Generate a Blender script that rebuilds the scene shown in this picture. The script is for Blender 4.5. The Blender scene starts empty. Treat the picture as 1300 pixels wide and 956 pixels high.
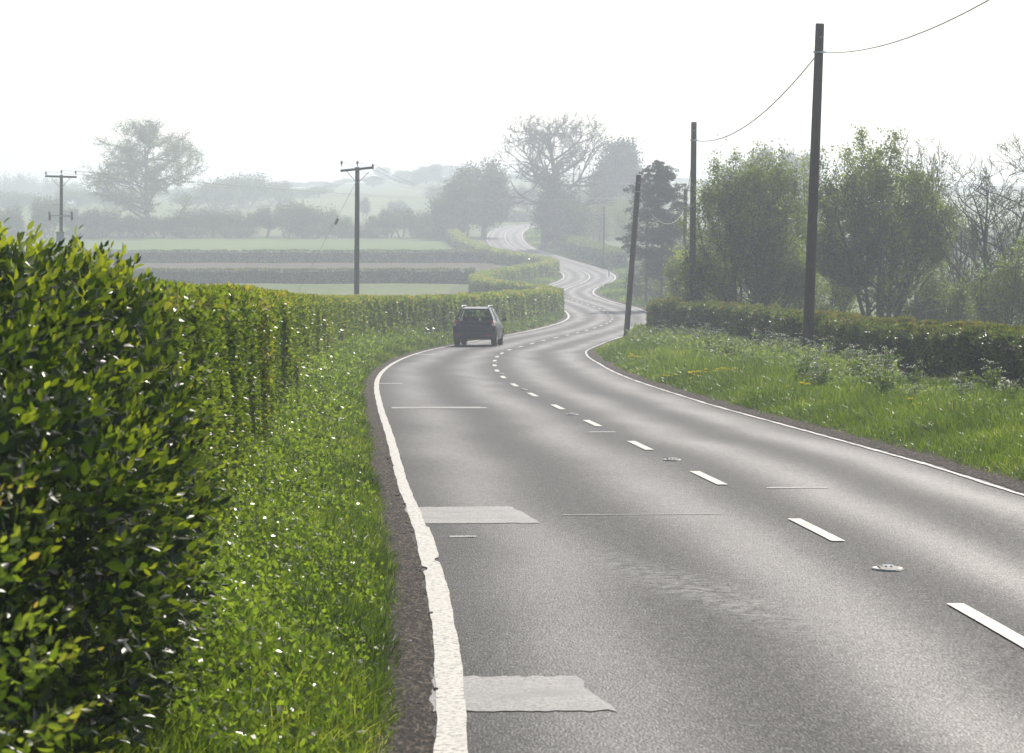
import bpy, bmesh, math
import numpy as np
from mathutils import Vector, Matrix

rng = np.random.default_rng(11)
F = 3300.0            # focal length in photo pixels (1300 wide)
SC = bpy.context.scene
COL = SC.collection
PI = math.pi

# ------------------------------------------------------------------ terrain profile
_kY = np.array([-60, 0, 60, 101, 140, 177, 230, 262, 292, 340, 390, 423, 464, 500, 530, 560, 600, 680, 800, 1100, 1500, 2300], float)
_kE = -np.array([0.19, 1.75, 3.31, 4.38, 5.08, 5.5, 5.6, 5.35, 4.87, 3.7, 2.1, 0.77, -0.7, -2.2, -3.0, -3.3, -4.2, -8.0, -11.0, -16.5, -24.0, -30.0], float)
_tY = np.arange(-60, 2300, 1.0)
_tE = np.interp(_tY, _kY, _kE)
_k = np.exp(-0.5 * (np.arange(-24, 25) / 9.0) ** 2); _k /= _k.sum()
_tE = np.convolve(np.pad(_tE, 24, mode='reflect', reflect_type='odd'), _k, mode='valid')
def E(y): return np.interp(y, _tY, _tE)

# road centreline read as distance -> lateral position
_rp = np.array([(-60, 2.2), (-20, 2.6), (0, 2.78), (12, 2.72), (14.5, 2.62), (20.1, 2.39), (25.9, 1.97), (31.2, 1.64), (36.8, 1.27), (41.8, .90), (47.7, .55),
                (53, .19), (60, -.16), (68, -.42), (77, -.55), (86, -.52), (97, -.22), (115, 1.3), (130, 3.0), (145, 4.6), (160, 6.0), (173, 6.75), (185, 6.95), (200, 6.75),
                (220, 5.7), (240, 4.85), (251, 4.8), (265, 5.6), (280, 7.5), (294, 8.8), (306, 9.1), (320, 8.6), (340, 6.8), (360, 4.4), (385, 1.4), (405, -.3), (425, -1.1),
                (450, -1.25), (465, -1.0), (480, -.1), (492, 1.6), (502, 4.2), (512, 8.5), (524, 16), (545, 34)], float)
_tX = np.interp(_tY, _rp[:, 0], _rp[:, 1])
_k2 = np.exp(-0.5 * (np.arange(-12, 13) / 3.2) ** 2); _k2 /= _k2.sum()
_tX = np.convolve(np.pad(_tX, 12, mode='edge'), _k2, mode='valid')
def XC(y): return np.interp(y, _tY, _tX)
_tS = np.concatenate([[0], np.cumsum(np.hypot(1.0, np.diff(_tX)))])
def ARC(y): return np.interp(y, _tY, _tS)
def YARC(s): return np.interp(s, _tS, _tY)
HW = 2.95             # centre to edge-line distance
def LX(y): return np.interp(y, [11, 18, 25, 40, 55], [.0, .08, .12, .05, 0])
def RX(y): return np.interp(y, [18, 23.6, 28, 45, 54, 64, 76, 95], [-.50, -.42, -.28, -.24, -.10, 0, .12, 0])   # the left edge line drifts outwards near the camera
def road_pt(y, off):
    y = np.asarray(y, float)
    dx = (XC(y + .6) - XC(y - .6)) / 1.2
    n = np.sqrt(1 + dx * dx); off = np.asarray(off, float)
    off = off - LX(y) * np.clip(-off / HW, 0, 1) + RX(y) * np.clip(off / HW, 0, 1)
    return XC(y) + off / n, y - off * dx / n

def fn(P, f, seed=0, octs=3):
    """smooth pseudo noise, about -1..1; P (N,3)"""
    r = np.random.default_rng(seed); v = np.zeros(len(P)); a = 1.0; t = 0
    for o in range(octs):
        for k in range(4):
            d = r.normal(size=3); d /= np.linalg.norm(d)
            v += a * np.sin(P @ (d * f * (2 ** o) * r.uniform(.7, 1.3)) + r.uniform(0, 6.28))
        t += a * 2; a *= .55
    return np.clip(v / t, -1, 1)

def roaddist(X, Y):
    dx = (XC(Y + .6) - XC(Y - .6)) / 1.2
    o = (X - XC(Y)) / np.sqrt(1 + dx * dx)
    return np.where(o > 0, o - RX(Y) * np.clip(o / HW, 0, 1), -o - LX(Y) * np.clip(-o / HW, 0, 1))

def G(X, Y):
    X = np.asarray(X, float); Y = np.asarray(Y, float)
    d = roaddist(X, Y)
    side = np.sign(X - XC(Y))
    sh = np.interp(d, [0, 3.05, 3.3, 4.2, 6.5, 14], [-.07, -.07, -.02, .05, .12, .12])
    sh = sh - .27 * np.clip((d - 5.5) / 3, 0, 1) * (side > 0) * np.clip((90 - Y) / 30, 0, 1)
    u = .05 * np.sin(X * .9 + Y * .31) * np.sin(Y * .55 - X * .4) * np.clip((d - 3.6) / 2, 0, 1)
    far = np.clip((np.abs(X - 3) - 60) / 200, 0, 1)
    u = u + far * (1.2 * np.sin(X * .011 + 1) + .8 * np.sin(Y * .013 + X * .006))
    big = np.clip((Y - 560) / 500, 0, 1)
    u = u + big * (7 * np.sin(X * .0075 + .8) + 4 * np.sin(X * .017 + 2.2))
    return E(Y) + sh + u

# ------------------------------------------------------------------ object helpers
def props(o, label=None, cat=None, group=None, kind=None):
    if label: o['label'] = label
    if cat: o['category'] = cat
    if group: o['group'] = group
    if kind: o['kind'] = kind
    return o

def link(o, parent=None):
    COL.objects.link(o)
    if parent is not None: o.parent = parent
    return o

def empty(name, loc, label, cat, group=None, rz=0.0):
    o = bpy.data.objects.new(name, None); link(o)
    o.empty_display_size = .2
    o.location = loc; o.rotation_euler = (0, 0, rz)
    return props(o, label, cat, group)

def copy_tree(o, parent=None):
    c = o.copy(); COL.objects.link(c); c.parent = parent
    for ch in o.children: copy_tree(ch, c)
    return c

def np_mesh(name, V, loops, starts, mat=None, attrs=None, uv=None, smooth=False):
    me = bpy.data.meshes.new(name)
    V = np.ascontiguousarray(V, np.float32)
    me.vertices.add(len(V)); me.vertices.foreach_set('co', V.ravel())
    me.loops.add(len(loops)); me.loops.foreach_set('vertex_index', np.ascontiguousarray(loops, np.int32))
    me.polygons.add(len(starts)); me.polygons.foreach_set('loop_start', np.ascontiguousarray(starts, np.int32))
    me.update(calc_edges=True)
    if attrs:
        for k, a in attrs.items():
            at = me.attributes.new(k, 'FLOAT', 'POINT'); at.data.foreach_set('value', np.ascontiguousarray(a, np.float32))
    if uv is not None:
        l = me.uv_layers.new(name='UVMap'); l.data.foreach_set('uv', np.ascontiguousarray(uv[loops], np.float32).ravel())
    if smooth: me.polygons.foreach_set('use_smooth', np.ones(len(starts), bool))
    if mat: me.materials.append(mat)
    return me

def mesh_obj(name, me, parent=None):
    return link(bpy.data.objects.new(name, me), parent)

def tmpl_mesh(name, base, tmpl_faces, mat, attrs=None, smooth=False):
    """base (N,K,3) vertices of N copies of a template with faces tmpl_faces"""
    N, K, _ = base.shape
    fl = np.concatenate([np.array(f) for f in tmpl_faces]); ln = np.array([len(f) for f in tmpl_faces])
    loops = (np.arange(N)[:, None] * K + fl[None]).ravel()
    st0 = np.concatenate([[0], np.cumsum(ln)[:-1]])
    starts = (np.arange(N)[:, None] * ln.sum() + st0[None]).ravel()
    at = {k: np.repeat(v, K) if v.ndim == 1 else v.ravel() for k, v in attrs.items()} if attrs else None
    return np_mesh(name, base.reshape(-1, 3), loops, starts, mat, at, smooth=smooth)

def nrm(v): return v / (np.linalg.norm(v, axis=-1, keepdims=True) + 1e-9)

def leaves(name, P, A, L, W, mat, tint, kind='quad', rng=rng):
    """leaf cloud: P base points, A axis directions, L lengths, W widths"""
    N = len(P); A = nrm(A)
    R = nrm(rng.normal(size=(N, 3)) + np.array([0, 0, .3]))
    B = nrm(np.cross(A, R)); Nn = np.cross(A, B)
    L = np.broadcast_to(L, (N,))[:, None]; W = np.broadcast_to(W, (N,))[:, None]
    if kind == 'quad':
        v = np.stack([P, P + A * L * .45 + B * W * .5, P + A * L - Nn * L * .12, P + A * L * .45 - B * W * .5], 1)
        return tmpl_mesh(name, v, [(0, 1, 2, 3)], mat, {'tint': tint})
    c = .16
    def q(a, b, h): return P + A * L * a + B * W * b + Nn * L * h
    v = np.stack([q(0, 0, 0), q(.28, .40, .06), q(.62, .48, .02), q(1, 0, -c), q(.62, -.48, .02), q(.28, -.40, .06), q(.28, 0, -.02), q(.64, 0, -.07)], 1)
    return tmpl_mesh(name, v, [(0, 1, 6), (1, 2, 7, 6), (2, 3, 7), (0, 6, 5), (6, 7, 4, 5), (7, 3, 4)], mat, {'tint': tint}, smooth=True)

def segs(name, S, mat, sides=5):
    """tapered tube pieces: S rows (p0 xyz, p1 xyz, r0, r1)"""
    S = np.asarray(S, float); N = len(S)
    p0, p1, r0, r1 = S[:, :3], S[:, 3:6], S[:, 6], S[:, 7]
    D = nrm(p1 - p0)
    U = nrm(np.cross(D, np.where(np.abs(D[:, 2:3]) > .9, np.array([[1., 0, 0]]), np.array([[0, 0, 1.]])))); Vv = np.cross(D, U)
    a = np.arange(sides) / sides * 2 * PI
    ring = lambda p, r: p[:, None] + (U[:, None] * np.cos(a)[None, :, None] + Vv[:, None] * np.sin(a)[None, :, None]) * r[:, None, None]
    e = D * (r0 * .35)[:, None]
    v = np.concatenate([ring(p0 - e, r0), ring(p1, r1)], 1)
    fs = [(i, (i + 1) % sides, sides + (i + 1) % sides, sides + i) for i in range(sides)]
    return tmpl_mesh(name, v, fs, mat, smooth=True)

def tube(name, pts, rad, mat, sides=8, caps=True):
    pts = np.asarray(pts, float); n = len(pts); rad = np.broadcast_to(rad, (n,))
    T = nrm(np.gradient(pts, axis=0))
    ref = np.array([1., 0, 0]) if abs(T[0, 2]) > .8 else np.array([0, 0, 1.])
    U = nrm(np.cross(T, ref)); Vv = np.cross(T, U)
    a = np.arange(sides) / sides * 2 * PI
    V = pts[:, None] + (U[:, None] * np.cos(a)[None, :, None] + Vv[:, None] * np.sin(a)[None, :, None]) * rad[:, None, None]
    loops, starts = [], []
    for i in range(n - 1):
        for j in range(sides):
            starts.append(len(loops)); k = (j + 1) % sides
            loops += [i * sides + j, i * sides + k, (i + 1) * sides + k, (i + 1) * sides + j]
    if caps:
        starts.append(len(loops)); loops += list(range(sides))[::-1]
        starts.append(len(loops)); loops += [(n - 1) * sides + j for j in range(sides)]
    return np_mesh(name, V.reshape(-1, 3), np.array(loops), np.array(starts), mat, smooth=True)

def bm_obj(name, bm, mat, parent=None, bevel=0, smooth=False):
    bmesh.ops.recalc_face_normals(bm, faces=bm.faces)
    me = bpy.data.meshes.new(name); bm.to_mesh(me); bm.free()
    me.materials.append(mat)
    o = mesh_obj(name, me, parent)
    if bevel:
        m = o.modifiers.new('bevel', 'BEVEL'); m.width = bevel; m.segments = 2; m.limit_method = 'ANGLE'
    if smooth:
        for p in me.polygons: p.use_smooth = True
    return o

def box(bm, x0, x1, y0, y1, z0, z1):
    vs = [bm.verts.new(c) for c in ((x0, y0, z0), (x1, y0, z0), (x1, y1, z0), (x0, y1, z0), (x0, y0, z1), (x1, y0, z1), (x1, y1, z1), (x0, y1, z1))]
    for f in ((0, 3, 2, 1), (4, 5, 6, 7), (0, 1, 5, 4), (1, 2, 6, 5), (2, 3, 7, 6), (3, 0, 4, 7)): bm.faces.new([vs[i] for i in f])

def hull(bm, pts):
    vs = [bm.verts.new(p) for p in pts]
    bmesh.ops.convex_hull(bm, input=vs)

# ------------------------------------------------------------------ materials
class NT:
    def __init__(s, name):
        s.m = bpy.data.materials.new(name); s.m.use_nodes = True
        s.t = s.m.node_tree; s.t.nodes.clear(); s.out = s.n('ShaderNodeOutputMaterial')
    def n(s, typ, **kw):
        x = s.t.nodes.new(typ)
        for k, v in kw.items():
            if k.startswith('i_'): x.inputs[k[2:].replace('_', ' ')].default_value = v
            else: setattr(x, k, v)
        return x
    def l(s, a, b): s.t.links.new(a, b)
    def ramp(s, src, stops):
        r = s.n('ShaderNodeValToRGB'); e = r.color_ramp.elements
        while len(e) < len(stops): e.new(.5)
        for el, (p, c) in zip(e, stops):
            el.position = p; el.color = (*c, 1) if len(c) == 3 else c
        s.l(src, r.inputs[0]); return r.outputs[0]
    def noise(s, scale, detail=4, vec=None, rough=.55, stretch=None, coord='Position'):
        if vec is None:
            vec = s.n('ShaderNodeNewGeometry').outputs['Position'] if coord == 'Position' else s.n('ShaderNodeTexCoord').outputs[coord]
        if stretch:
            mp = s.n('ShaderNodeMapping'); mp.inputs['Scale'].default_value = stretch; s.l(vec, mp.inputs[0]); vec = mp.outputs[0]
        x = s.n('ShaderNodeTexNoise'); x.inputs['Scale'].default_value = scale; x.inputs['Detail'].default_value = detail
        x.inputs['Roughness'].default_value = rough; s.l(vec, x.inputs['Vector']); return x.outputs['Fac']
    def math(s, op, a, b=None, c=None):
        x = s.n('ShaderNodeMath', operation=op)
        for i, v in enumerate((a, b, c)):
            if v is None: continue
            if isinstance(v, (int, float)): x.inputs[i].default_value = v
            else: s.l(v, x.inputs[i])
        return x.outputs[0]
    def mix(s, f, a, b, mode='MIX'):
        x = s.n('ShaderNodeMix', data_type='RGBA', blend_type=mode)
        for i, v in ((0, f), (6, a), (7, b)):
            if isinstance(v, (int, float)): x.inputs[i].default_value = v
            elif isinstance(v, tuple): x.inputs[i].default_value = (*v, 1)
            else: s.l(v, x.inputs[i])
        return x.outputs[2]
    def bsdf(s, color, rough=.6, metal=0.0, bump=None, bstr=.3, bdist=.01, spec=.5, **kw):
        b = s.n('ShaderNodeBsdfPrincipled')
        for k, v in (('Base Color', color), ('Roughness', rough), ('Metallic', metal), ('Specular IOR Level', spec)):
            if isinstance(v, tuple): b.inputs[k].default_value = (*v, 1)
            elif isinstance(v, (int, float)): b.inputs[k].default_value = v
            else: s.l(v, b.inputs[k])
        for k, v in kw.items(): b.inputs[k.replace('_', ' ')].default_value = v
        if bump is not None:
            x = s.n('ShaderNodeBump'); x.inputs['Strength'].default_value = bstr; x.inputs['Distance'].default_value = bdist
            s.l(bump, x.inputs['Height']); s.l(x.outputs[0], b.inputs['Normal'])
        return b
    def done(s, sh): s.l(sh.outputs[0] if hasattr(sh, 'outputs') else sh, s.out.inputs[0]); return s.m

def leafmat(name, stops, trans=.45, tcol=1.6, rough=.42, warm=(1.15, 1.25, .5), spec=.5):
    t = NT(name)
    a = t.n('ShaderNodeAttribute', attribute_name='tint')
    col = t.ramp(a.outputs['Fac'], stops)
    b = t.bsdf(col, rough, spec=spec)
    tr = t.n('ShaderNodeBsdfTranslucent')
    tc = t.mix(1.0, col, tuple(tcol * w for w in warm), 'MULTIPLY')
    t.l(tc, tr.inputs[0])
    ms = t.n('ShaderNodeMixShader'); ms.inputs[0].default_value = trans
    t.l(b.outputs[0], ms.inputs[1]); t.l(tr.outputs[0], ms.inputs[2])
    return t.done(ms)

def barkmat(name, c0, c1, scale=6):
    t = NT(name); n = t.noise(scale, 5, stretch=(1, 1, .25))
    return t.done(t.bsdf(t.ramp(n, [(.3, c0), (.7, c1)]), .9, bump=n, bstr=.5, bdist=.02, spec=.2))

def plain(name, col, rough=.5, metal=0.0, var=.15, scale=20, **kw):
    t = NT(name); n = t.noise(scale, 3, coord='Object')
    c = t.ramp(n, [(.3, tuple(x * (1 - var) for x in col)), (.7, tuple(min(1, x * (1 + var)) for x in col))])
    return t.done(t.bsdf(c, rough, metal, **kw))

M = {}
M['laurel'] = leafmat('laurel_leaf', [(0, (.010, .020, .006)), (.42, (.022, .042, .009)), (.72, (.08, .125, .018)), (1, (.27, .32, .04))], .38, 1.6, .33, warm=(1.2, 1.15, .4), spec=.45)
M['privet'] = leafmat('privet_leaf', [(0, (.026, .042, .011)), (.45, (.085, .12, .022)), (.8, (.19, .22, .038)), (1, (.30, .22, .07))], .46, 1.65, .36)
M['hedgefar'] = leafmat('hedge_leaf', [(0, (.03, .045, .015)), (.5, (.075, .105, .025)), (1, (.15, .18, .035))], .4, 1.5, .6)
M['hedgedark'] = leafmat('dark_hedge_leaf', [(0, (.014, .024, .009)), (.5, (.048, .072, .018)), (.82, (.12, .145, .03)), (1, (.20, .14, .05))], .38, 1.6, .36)
M['bushleaf'] = leafmat('spring_bush_leaf', [(0, (.04, .058, .015)), (.45, (.10, .13, .028)), (1, (.22, .25, .045))], .5, 1.7, .5)
M['yellowleaf'] = leafmat('fresh_yellow_leaf', [(0, (.09, .12, .025)), (.5, (.18, .21, .035)), (1, (.30, .31, .05))], .5, 1.5, .5)
M['treeleaf'] = leafmat('tree_leaf', [(0, (.03, .042, .016)), (.5, (.06, .08, .025)), (1, (.12, .14, .04))], .35, 1.3, .7)
M['paleleaf'] = leafmat('opening_leaf', [(0, (.08, .10, .035)), (1, (.20, .22, .07))], .45, 1.4, .7)
M['pineleaf'] = leafmat('pine_needles', [(0, (.012, .022, .012)), (1, (.04, .06, .026))], .15, 1.2, .6)
M['ivy'] = leafmat('ivy_leaf', [(0, (.015, .028, .010)), (.6, (.035, .055, .016)), (1, (.09, .11, .025))], .25, 1.3, .5)
M['grass'] = leafmat('grass_blade', [(0, (.020, .036, .009)), (.4, (.055, .088, .014)), (.8, (.13, .18, .028)), (.93, (.20, .23, .05)), (1, (.30, .29, .12))], .5, 1.55, .36, warm=(1.1, 1.18, .42), spec=.38)
M['weed'] = leafmat('verge_herb_leaf', [(0, (.022, .038, .010)), (.5, (.075, .115, .02)), (1, (.20, .25, .045))], .48, 1.65, .30)
M['parsley'] = leafmat('parsley_leaf', [(0, (.06, .09, .035)), (.5, (.11, .15, .055)), (1, (.20, .24, .09))], .45, 1.5, .5)
M['whiteflower'] = leafmat('white_flower', [(0, (.30, .34, .20)), (1, (.70, .71, .60))], .4, 1.0, .6, warm=(1, 1, .9))
M['yellowflower'] = leafmat('yellow_flower', [(0, (.80, .62, .01)), (1, (.88, .74, .03))], .3, 1.0, .6, warm=(1, 1, .3))
M['bark'] = barkmat('tree_bark', (.05, .042, .034), (.12, .105, .085))
M['twig'] = barkmat('shaded_twigs', (.006, .006, .004), (.022, .018, .011), 30)  # twig brown, darkened to carry the shade inside the hedges
M['shade'] = plain('inner_shade', (.006, .007, .004), 1.0, spec=.0)  # near-black tone stands for deep shade inside the bush
M['wood'] = (lambda t: t.done(t.bsdf(t.ramp(t.noise(14, 5, stretch=(6, 6, .35), coord='Object'), [(.3, (.045, .032, .026)), (.7, (.115, .082, .066))]), .85,
             bump=t.noise(14, 5, stretch=(8, 8, .35), coord='Object'), bstr=.6, bdist=.01, spec=.2)))(NT('creosoted_wood'))
M['wood_grey'] = (lambda t: t.done(t.bsdf(t.ramp(t.noise(14, 5, stretch=(6, 6, .35), coord='Object'), [(.3, (.07, .065, .06)), (.7, (.16, .15, .14))]), .9, spec=.2)))(NT('weathered_grey_wood'))
M['steel'] = plain('galvanised_steel', (.35, .36, .37), .5, .6)
M['ceramic'] = plain('insulator_ceramic', (.16, .10, .08), .3)
M['cable'] = plain('cable', (.10, .10, .105), .5)
M['cablepale'] = plain('pale_cable', (.45, .45, .45), .4)

def ground_mat():
    t = NT('verge_turf')
    n1 = t.noise(.8, 5); n2 = t.noise(14, 4); n3 = t.noise(.05, 3)
    c = t.ramp(n2, [(.3, (.035, .058, .014)), (.7, (.075, .115, .024))])
    c = t.mix(t.math('MULTIPLY', n3, .5), c, (.12, .14, .05))
    return t.done(t.bsdf(c, .9, bump=n1, bstr=.4, bdist=.05, spec=.15))
M['ground'] = ground_mat()
def field_mat(name, c0, c1, c2, stretch=(1, 1, 1), bd=.08):
    t = NT(name)
    n = t.noise(1.3, 6, stretch=stretch, rough=.65); n3 = t.noise(.03, 4)
    c = t.ramp(n, [(.32, c0), (.68, c1)])
    c = t.mix(t.math('MULTIPLY', t.ramp(n3, [(.35, (0, 0, 0)), (.65, (1, 1, 1))]), .6), c, c2)
    return t.done(t.bsdf(c, .95, bump=n, bstr=.7, bdist=bd, spec=.1))
M['pasture'] = field_mat('pasture_grass', (.055, .085, .022), (.13, .165, .045), (.16, .18, .07))
M['plough'] = field_mat('ploughed_earth', (.05, .036, .027), (.11, .08, .06), (.09, .07, .05), (1, 5, 1), .12)
M['crop'] = field_mat('young_crop', (.05, .09, .022), (.12, .17, .04), (.15, .19, .06), (4, .6, 1))

def asphalt():
    t = NT('worn_asphalt')
    uv = t.n('ShaderNodeUVMap').outputs[0]
    sep = t.n('ShaderNodeSeparateXYZ'); t.l(uv, sep.inputs[0]); v = sep.outputs[1]
    pos = t.n('ShaderNodeNewGeometry').outputs['Position']
    wob = t.math('MULTIPLY', t.math('SUBTRACT', t.noise(.12, 2, vec=uv), .5), .9)
    vv = t.math('ADD', v, wob)
    tracks = None
    for c in (-2.25, -.72, .85, 2.35):
        d = t.math('SUBTRACT', vv, c)
        g = t.math('POWER', 2.718, t.math('MULTIPLY', t.math('MULTIPLY', d, d), -1 / (2 * .30 ** 2)))
        tracks = g if tracks is None else t.math('ADD', tracks, g)
    mott = t.noise(.55, 5, vec=uv, stretch=(.35, 1.6, 1))
    tr = t.math('MULTIPLY', tracks, t.math('ADD', t.math('MULTIPLY', mott, 1.3), .35))
    grain = t.noise(75, 2, vec=pos); g2 = t.noise(26, 3, vec=pos)
    vor = t.n('ShaderNodeTexVoronoi'); vor.inputs['Scale'].default_value = 62; t.l(pos, vor.inputs['Vector'])
    chip = t.ramp(vor.outputs['Color'], [(.3, (.016, .016, .016)), (.6, (.05, .049, .048)), (.8, (.13, .126, .12)), (1, (.34, .33, .31))])
    base = t.mix(.6, t.ramp(grain, [(.38, (.012, .012, .012)), (.66, (.085, .083, .08))]), chip)
    base = t.mix(t.math('MULTIPLY', tr, .30), base, (.085, .083, .081))
    mid = t.math('MULTIPLY', t.math('SUBTRACT', t.noise(.33, 4, vec=uv, stretch=(.5, 1, 1)), .5), .5)
    base = t.mix(t.math('ADD', .06, mid), base, (.09, .087, .084))
    # scuffed pale streak in the near left lane
    sx = t.math('SUBTRACT', sep.outputs[0], float(ARC(15.9))); sy = t.math('SUBTRACT', v, -1.38)
    sy = t.math('ADD', sy, t.math('MULTIPLY', sx, .16))
    ee = t.math('ADD', t.math('MULTIPLY', t.math('MULTIPLY', sx, sx), .28), t.math('MULTIPLY', t.math('MULTIPLY', sy, sy), 18.0))
    streak = t.math('MULTIPLY', t.math('POWER', 2.718, t.math('MULTIPLY', ee, -1.0)), t.ramp(t.noise(11, 6, vec=pos, rough=.75), [(.42, (0, 0, 0)), (.62, (1, 1, 1))]))
    # fine cracks in worn areas, dark stains along the wheel paths
    wv = t.n('ShaderNodeVectorMath', operation='ADD'); nz = t.n('ShaderNodeTexNoise'); nz.inputs['Scale'].default_value = 3.0; nz.inputs['Detail'].default_value = 4; t.l(pos, nz.inputs['Vector'])
    t.l(pos, wv.inputs[0]); t.l(nz.outputs['Color'], wv.inputs[1])
    vc = t.n('ShaderNodeTexVoronoi', feature='DISTANCE_TO_EDGE'); vc.inputs['Scale'].default_value = 2.6; t.l(wv.outputs[0], vc.inputs['Vector'])
    crack = t.math('MULTIPLY', t.ramp(vc.outputs['Distance'], [(0, (1, 1, 1)), (.035, (0, 0, 0))]), t.ramp(t.noise(.45, 4, vec=pos), [(.50, (0, 0, 0)), (.60, (1, 1, 1))]))
    base = t.mix(t.math('MULTIPLY', crack, .75), base, (.012, .011, .010))
    blot = t.ramp(t.noise(1.6, 6, vec=pos, rough=.7), [(.55, (0, 0, 0)), (.75, (1, 1, 1))])
    base = t.mix(t.math('MULTIPLY', blot, .35), base, (.028, .027, .026))
    gr1 = t.noise(105, 3, vec=uv, stretch=(.15, 1, 1), rough=.75); gr2 = t.noise(14, 5, vec=uv, stretch=(.4, 1, 1), rough=.8)
    base = t.mix(.75, base, t.ramp(gr1, [(.36, (.008, .008, .008)), (.52, (.055, .054, .053)), (.66, (.20, .197, .19))]))
    base = t.mix(t.math('MULTIPLY', t.ramp(gr2, [(.38, (1, 1, 1)), (.56, (0, 0, 0))]), .35), base, (.02, .02, .02))
    base = t.mix(1.0, base, (.54, .54, .55), 'MULTIPLY')
    base = t.mix(t.math('MULTIPLY', streak, .8), base, (.27, .265, .25))
    base = t.mix(t.math('MULTIPLY', crack, .7), base, (.012, .011, .010))
    rough = t.math('SUBTRACT', .80, t.math('MULTIPLY', tr, .27))
    rough = t.math('ADD', rough, t.math('MULTIPLY', t.math('SUBTRACT', gr1, .5), -.7))
    rough = t.math('ADD', rough, t.math('MULTIPLY', t.math('SUBTRACT', gr2, .5), -.35))
    b = t.bsdf(base, rough, bump=t.math('ADD', grain, t.math('MULTIPLY', vor.outputs['Distance'], .6)), bstr=.7, bdist=.008, spec=.30)
    return t.done(b)
M['asphalt'] = asphalt()
def patchmat():
    t = NT('asphalt_patch'); n = t.noise(60, 3); m = t.noise(3, 4)
    c = t.ramp(n, [(.35, (.06, .058, .055)), (.65, (.24, .235, .22))]); c = t.mix(t.ramp(m, [(.45, (0, 0, 0)), (.7, (1, 1, 1))]), c, (.09, .087, .083))
    return t.done(t.bsdf(c, .55, bump=n, bstr=.4, bdist=.004))
M['patch'] = patchmat()
def paint():
    t = NT('road_paint'); n = t.noise(38, 4); m = t.noise(2.2, 5); g = t.noise(120, 2)
    c = t.ramp(n, [(.38, (.13, .125, .115)), (.47, (.40, .38, .33)), (.8, (.50, .48, .42))])
    c = t.mix(t.ramp(m, [(.58, (0, 0, 0)), (.72, (1, 1, 1))]), c, (.36, .34, .30))
    return t.done(t.bsdf(c, .55, bump=t.math('ADD', n, g), bstr=.3, bdist=.004))
M['paint'] = paint()
def oldpaint():
    t = NT('worn_road_paint'); n = t.noise(22, 5, rough=.7); m = t.noise(1.1, 4)
    s = t.math('ADD', n, t.math('MULTIPLY', t.math('SUBTRACT', m, .5), .5))
    c = t.ramp(s, [(.40, (.09, .085, .08)), (.52, (.42, .40, .36)), (.75, (.60, .58, .52))])
    return t.done(t.bsdf(c, .6, bump=n, bstr=.3, bdist=.004))
M['oldpaint'] = oldpaint()
def soil():
    t = NT('gritty_soil'); n = t.noise(24, 6, rough=.8, stretch=(1, .35, 1)); g = t.noise(60, 3, stretch=(1, .25, 1)); m = t.noise(3, 4)
    c = t.ramp(t.math('ADD', t.math('MULTIPLY', n, .6), t.math('MULTIPLY', g, .4)), [(.41, (.006, .0045, .003)), (.5, (.045, .032, .023)), (.60, (.21, .17, .135))])
    c = t.mix(t.math('MULTIPLY', m, .4), c, (.05, .042, .035))
    return t.done(t.bsdf(c, .9, bump=t.math('ADD', n, g), bstr=1.0, bdist=.04, spec=.2))
M['soil'] = soil()

# ------------------------------------------------------------------ ground sheet
def axis(lo, hi, fine, cells):
    return cells
def build_ground():
    xs = np.concatenate([-np.geomspace(1500, 16, 40), np.arange(-15.5, 26, .45), np.geomspace(27, 1500, 40)])
    ys = np.concatenate([np.arange(-58, 0, 2.), np.arange(0, 130, .5), np.arange(130, 560, 1.5), np.geomspace(561, 2250, 90)])
    X, Y = np.meshgrid(xs, ys); nx, ny = len(xs), len(ys)
    Z = G(X.ravel(), Y.ravel())
    V = np.stack([X.ravel(), Y.ravel(), Z], 1)
    i = np.arange(nx - 1)[None] + np.arange(ny - 1)[:, None] * nx
    q = np.stack([i, i + 1, i + 1 + nx, i + nx], -1).reshape(-1, 4)
    me = np_mesh('ground', V, q.ravel(), np.arange(len(q)) * 4, M['ground'], smooth=True)
    props(mesh_obj('ground', me), kind='structure')
build_ground()

def sheet(name, x0f, x1f, y0, y1, zoff, mat, ny=40, nx=60):
    """field sheet following the terrain between two edges given as functions of y"""
    ys = np.linspace(y0, y1, ny); t = np.linspace(0, 1, nx) ** 1.0
    X = np.array([x0f(y) + (x1f(y) - x0f(y)) * t for y in ys]); Y = np.repeat(ys[:, None], nx, 1)
    Z = G(X.ravel(), Y.ravel()) + zoff
    V = np.stack([X.ravel(), Y.ravel(), Z], 1)
    i = np.arange(nx - 1)[None] + np.arange(ny - 1)[:, None] * nx
    q = np.stack([i, i + 1, i + 1 + nx, i + nx], -1).reshape(-1, 4)
    return props(mesh_obj(name, np_mesh(name, V, q.ravel(), np.arange(len(q)) * 4, mat, smooth=True)), kind='structure')

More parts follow.
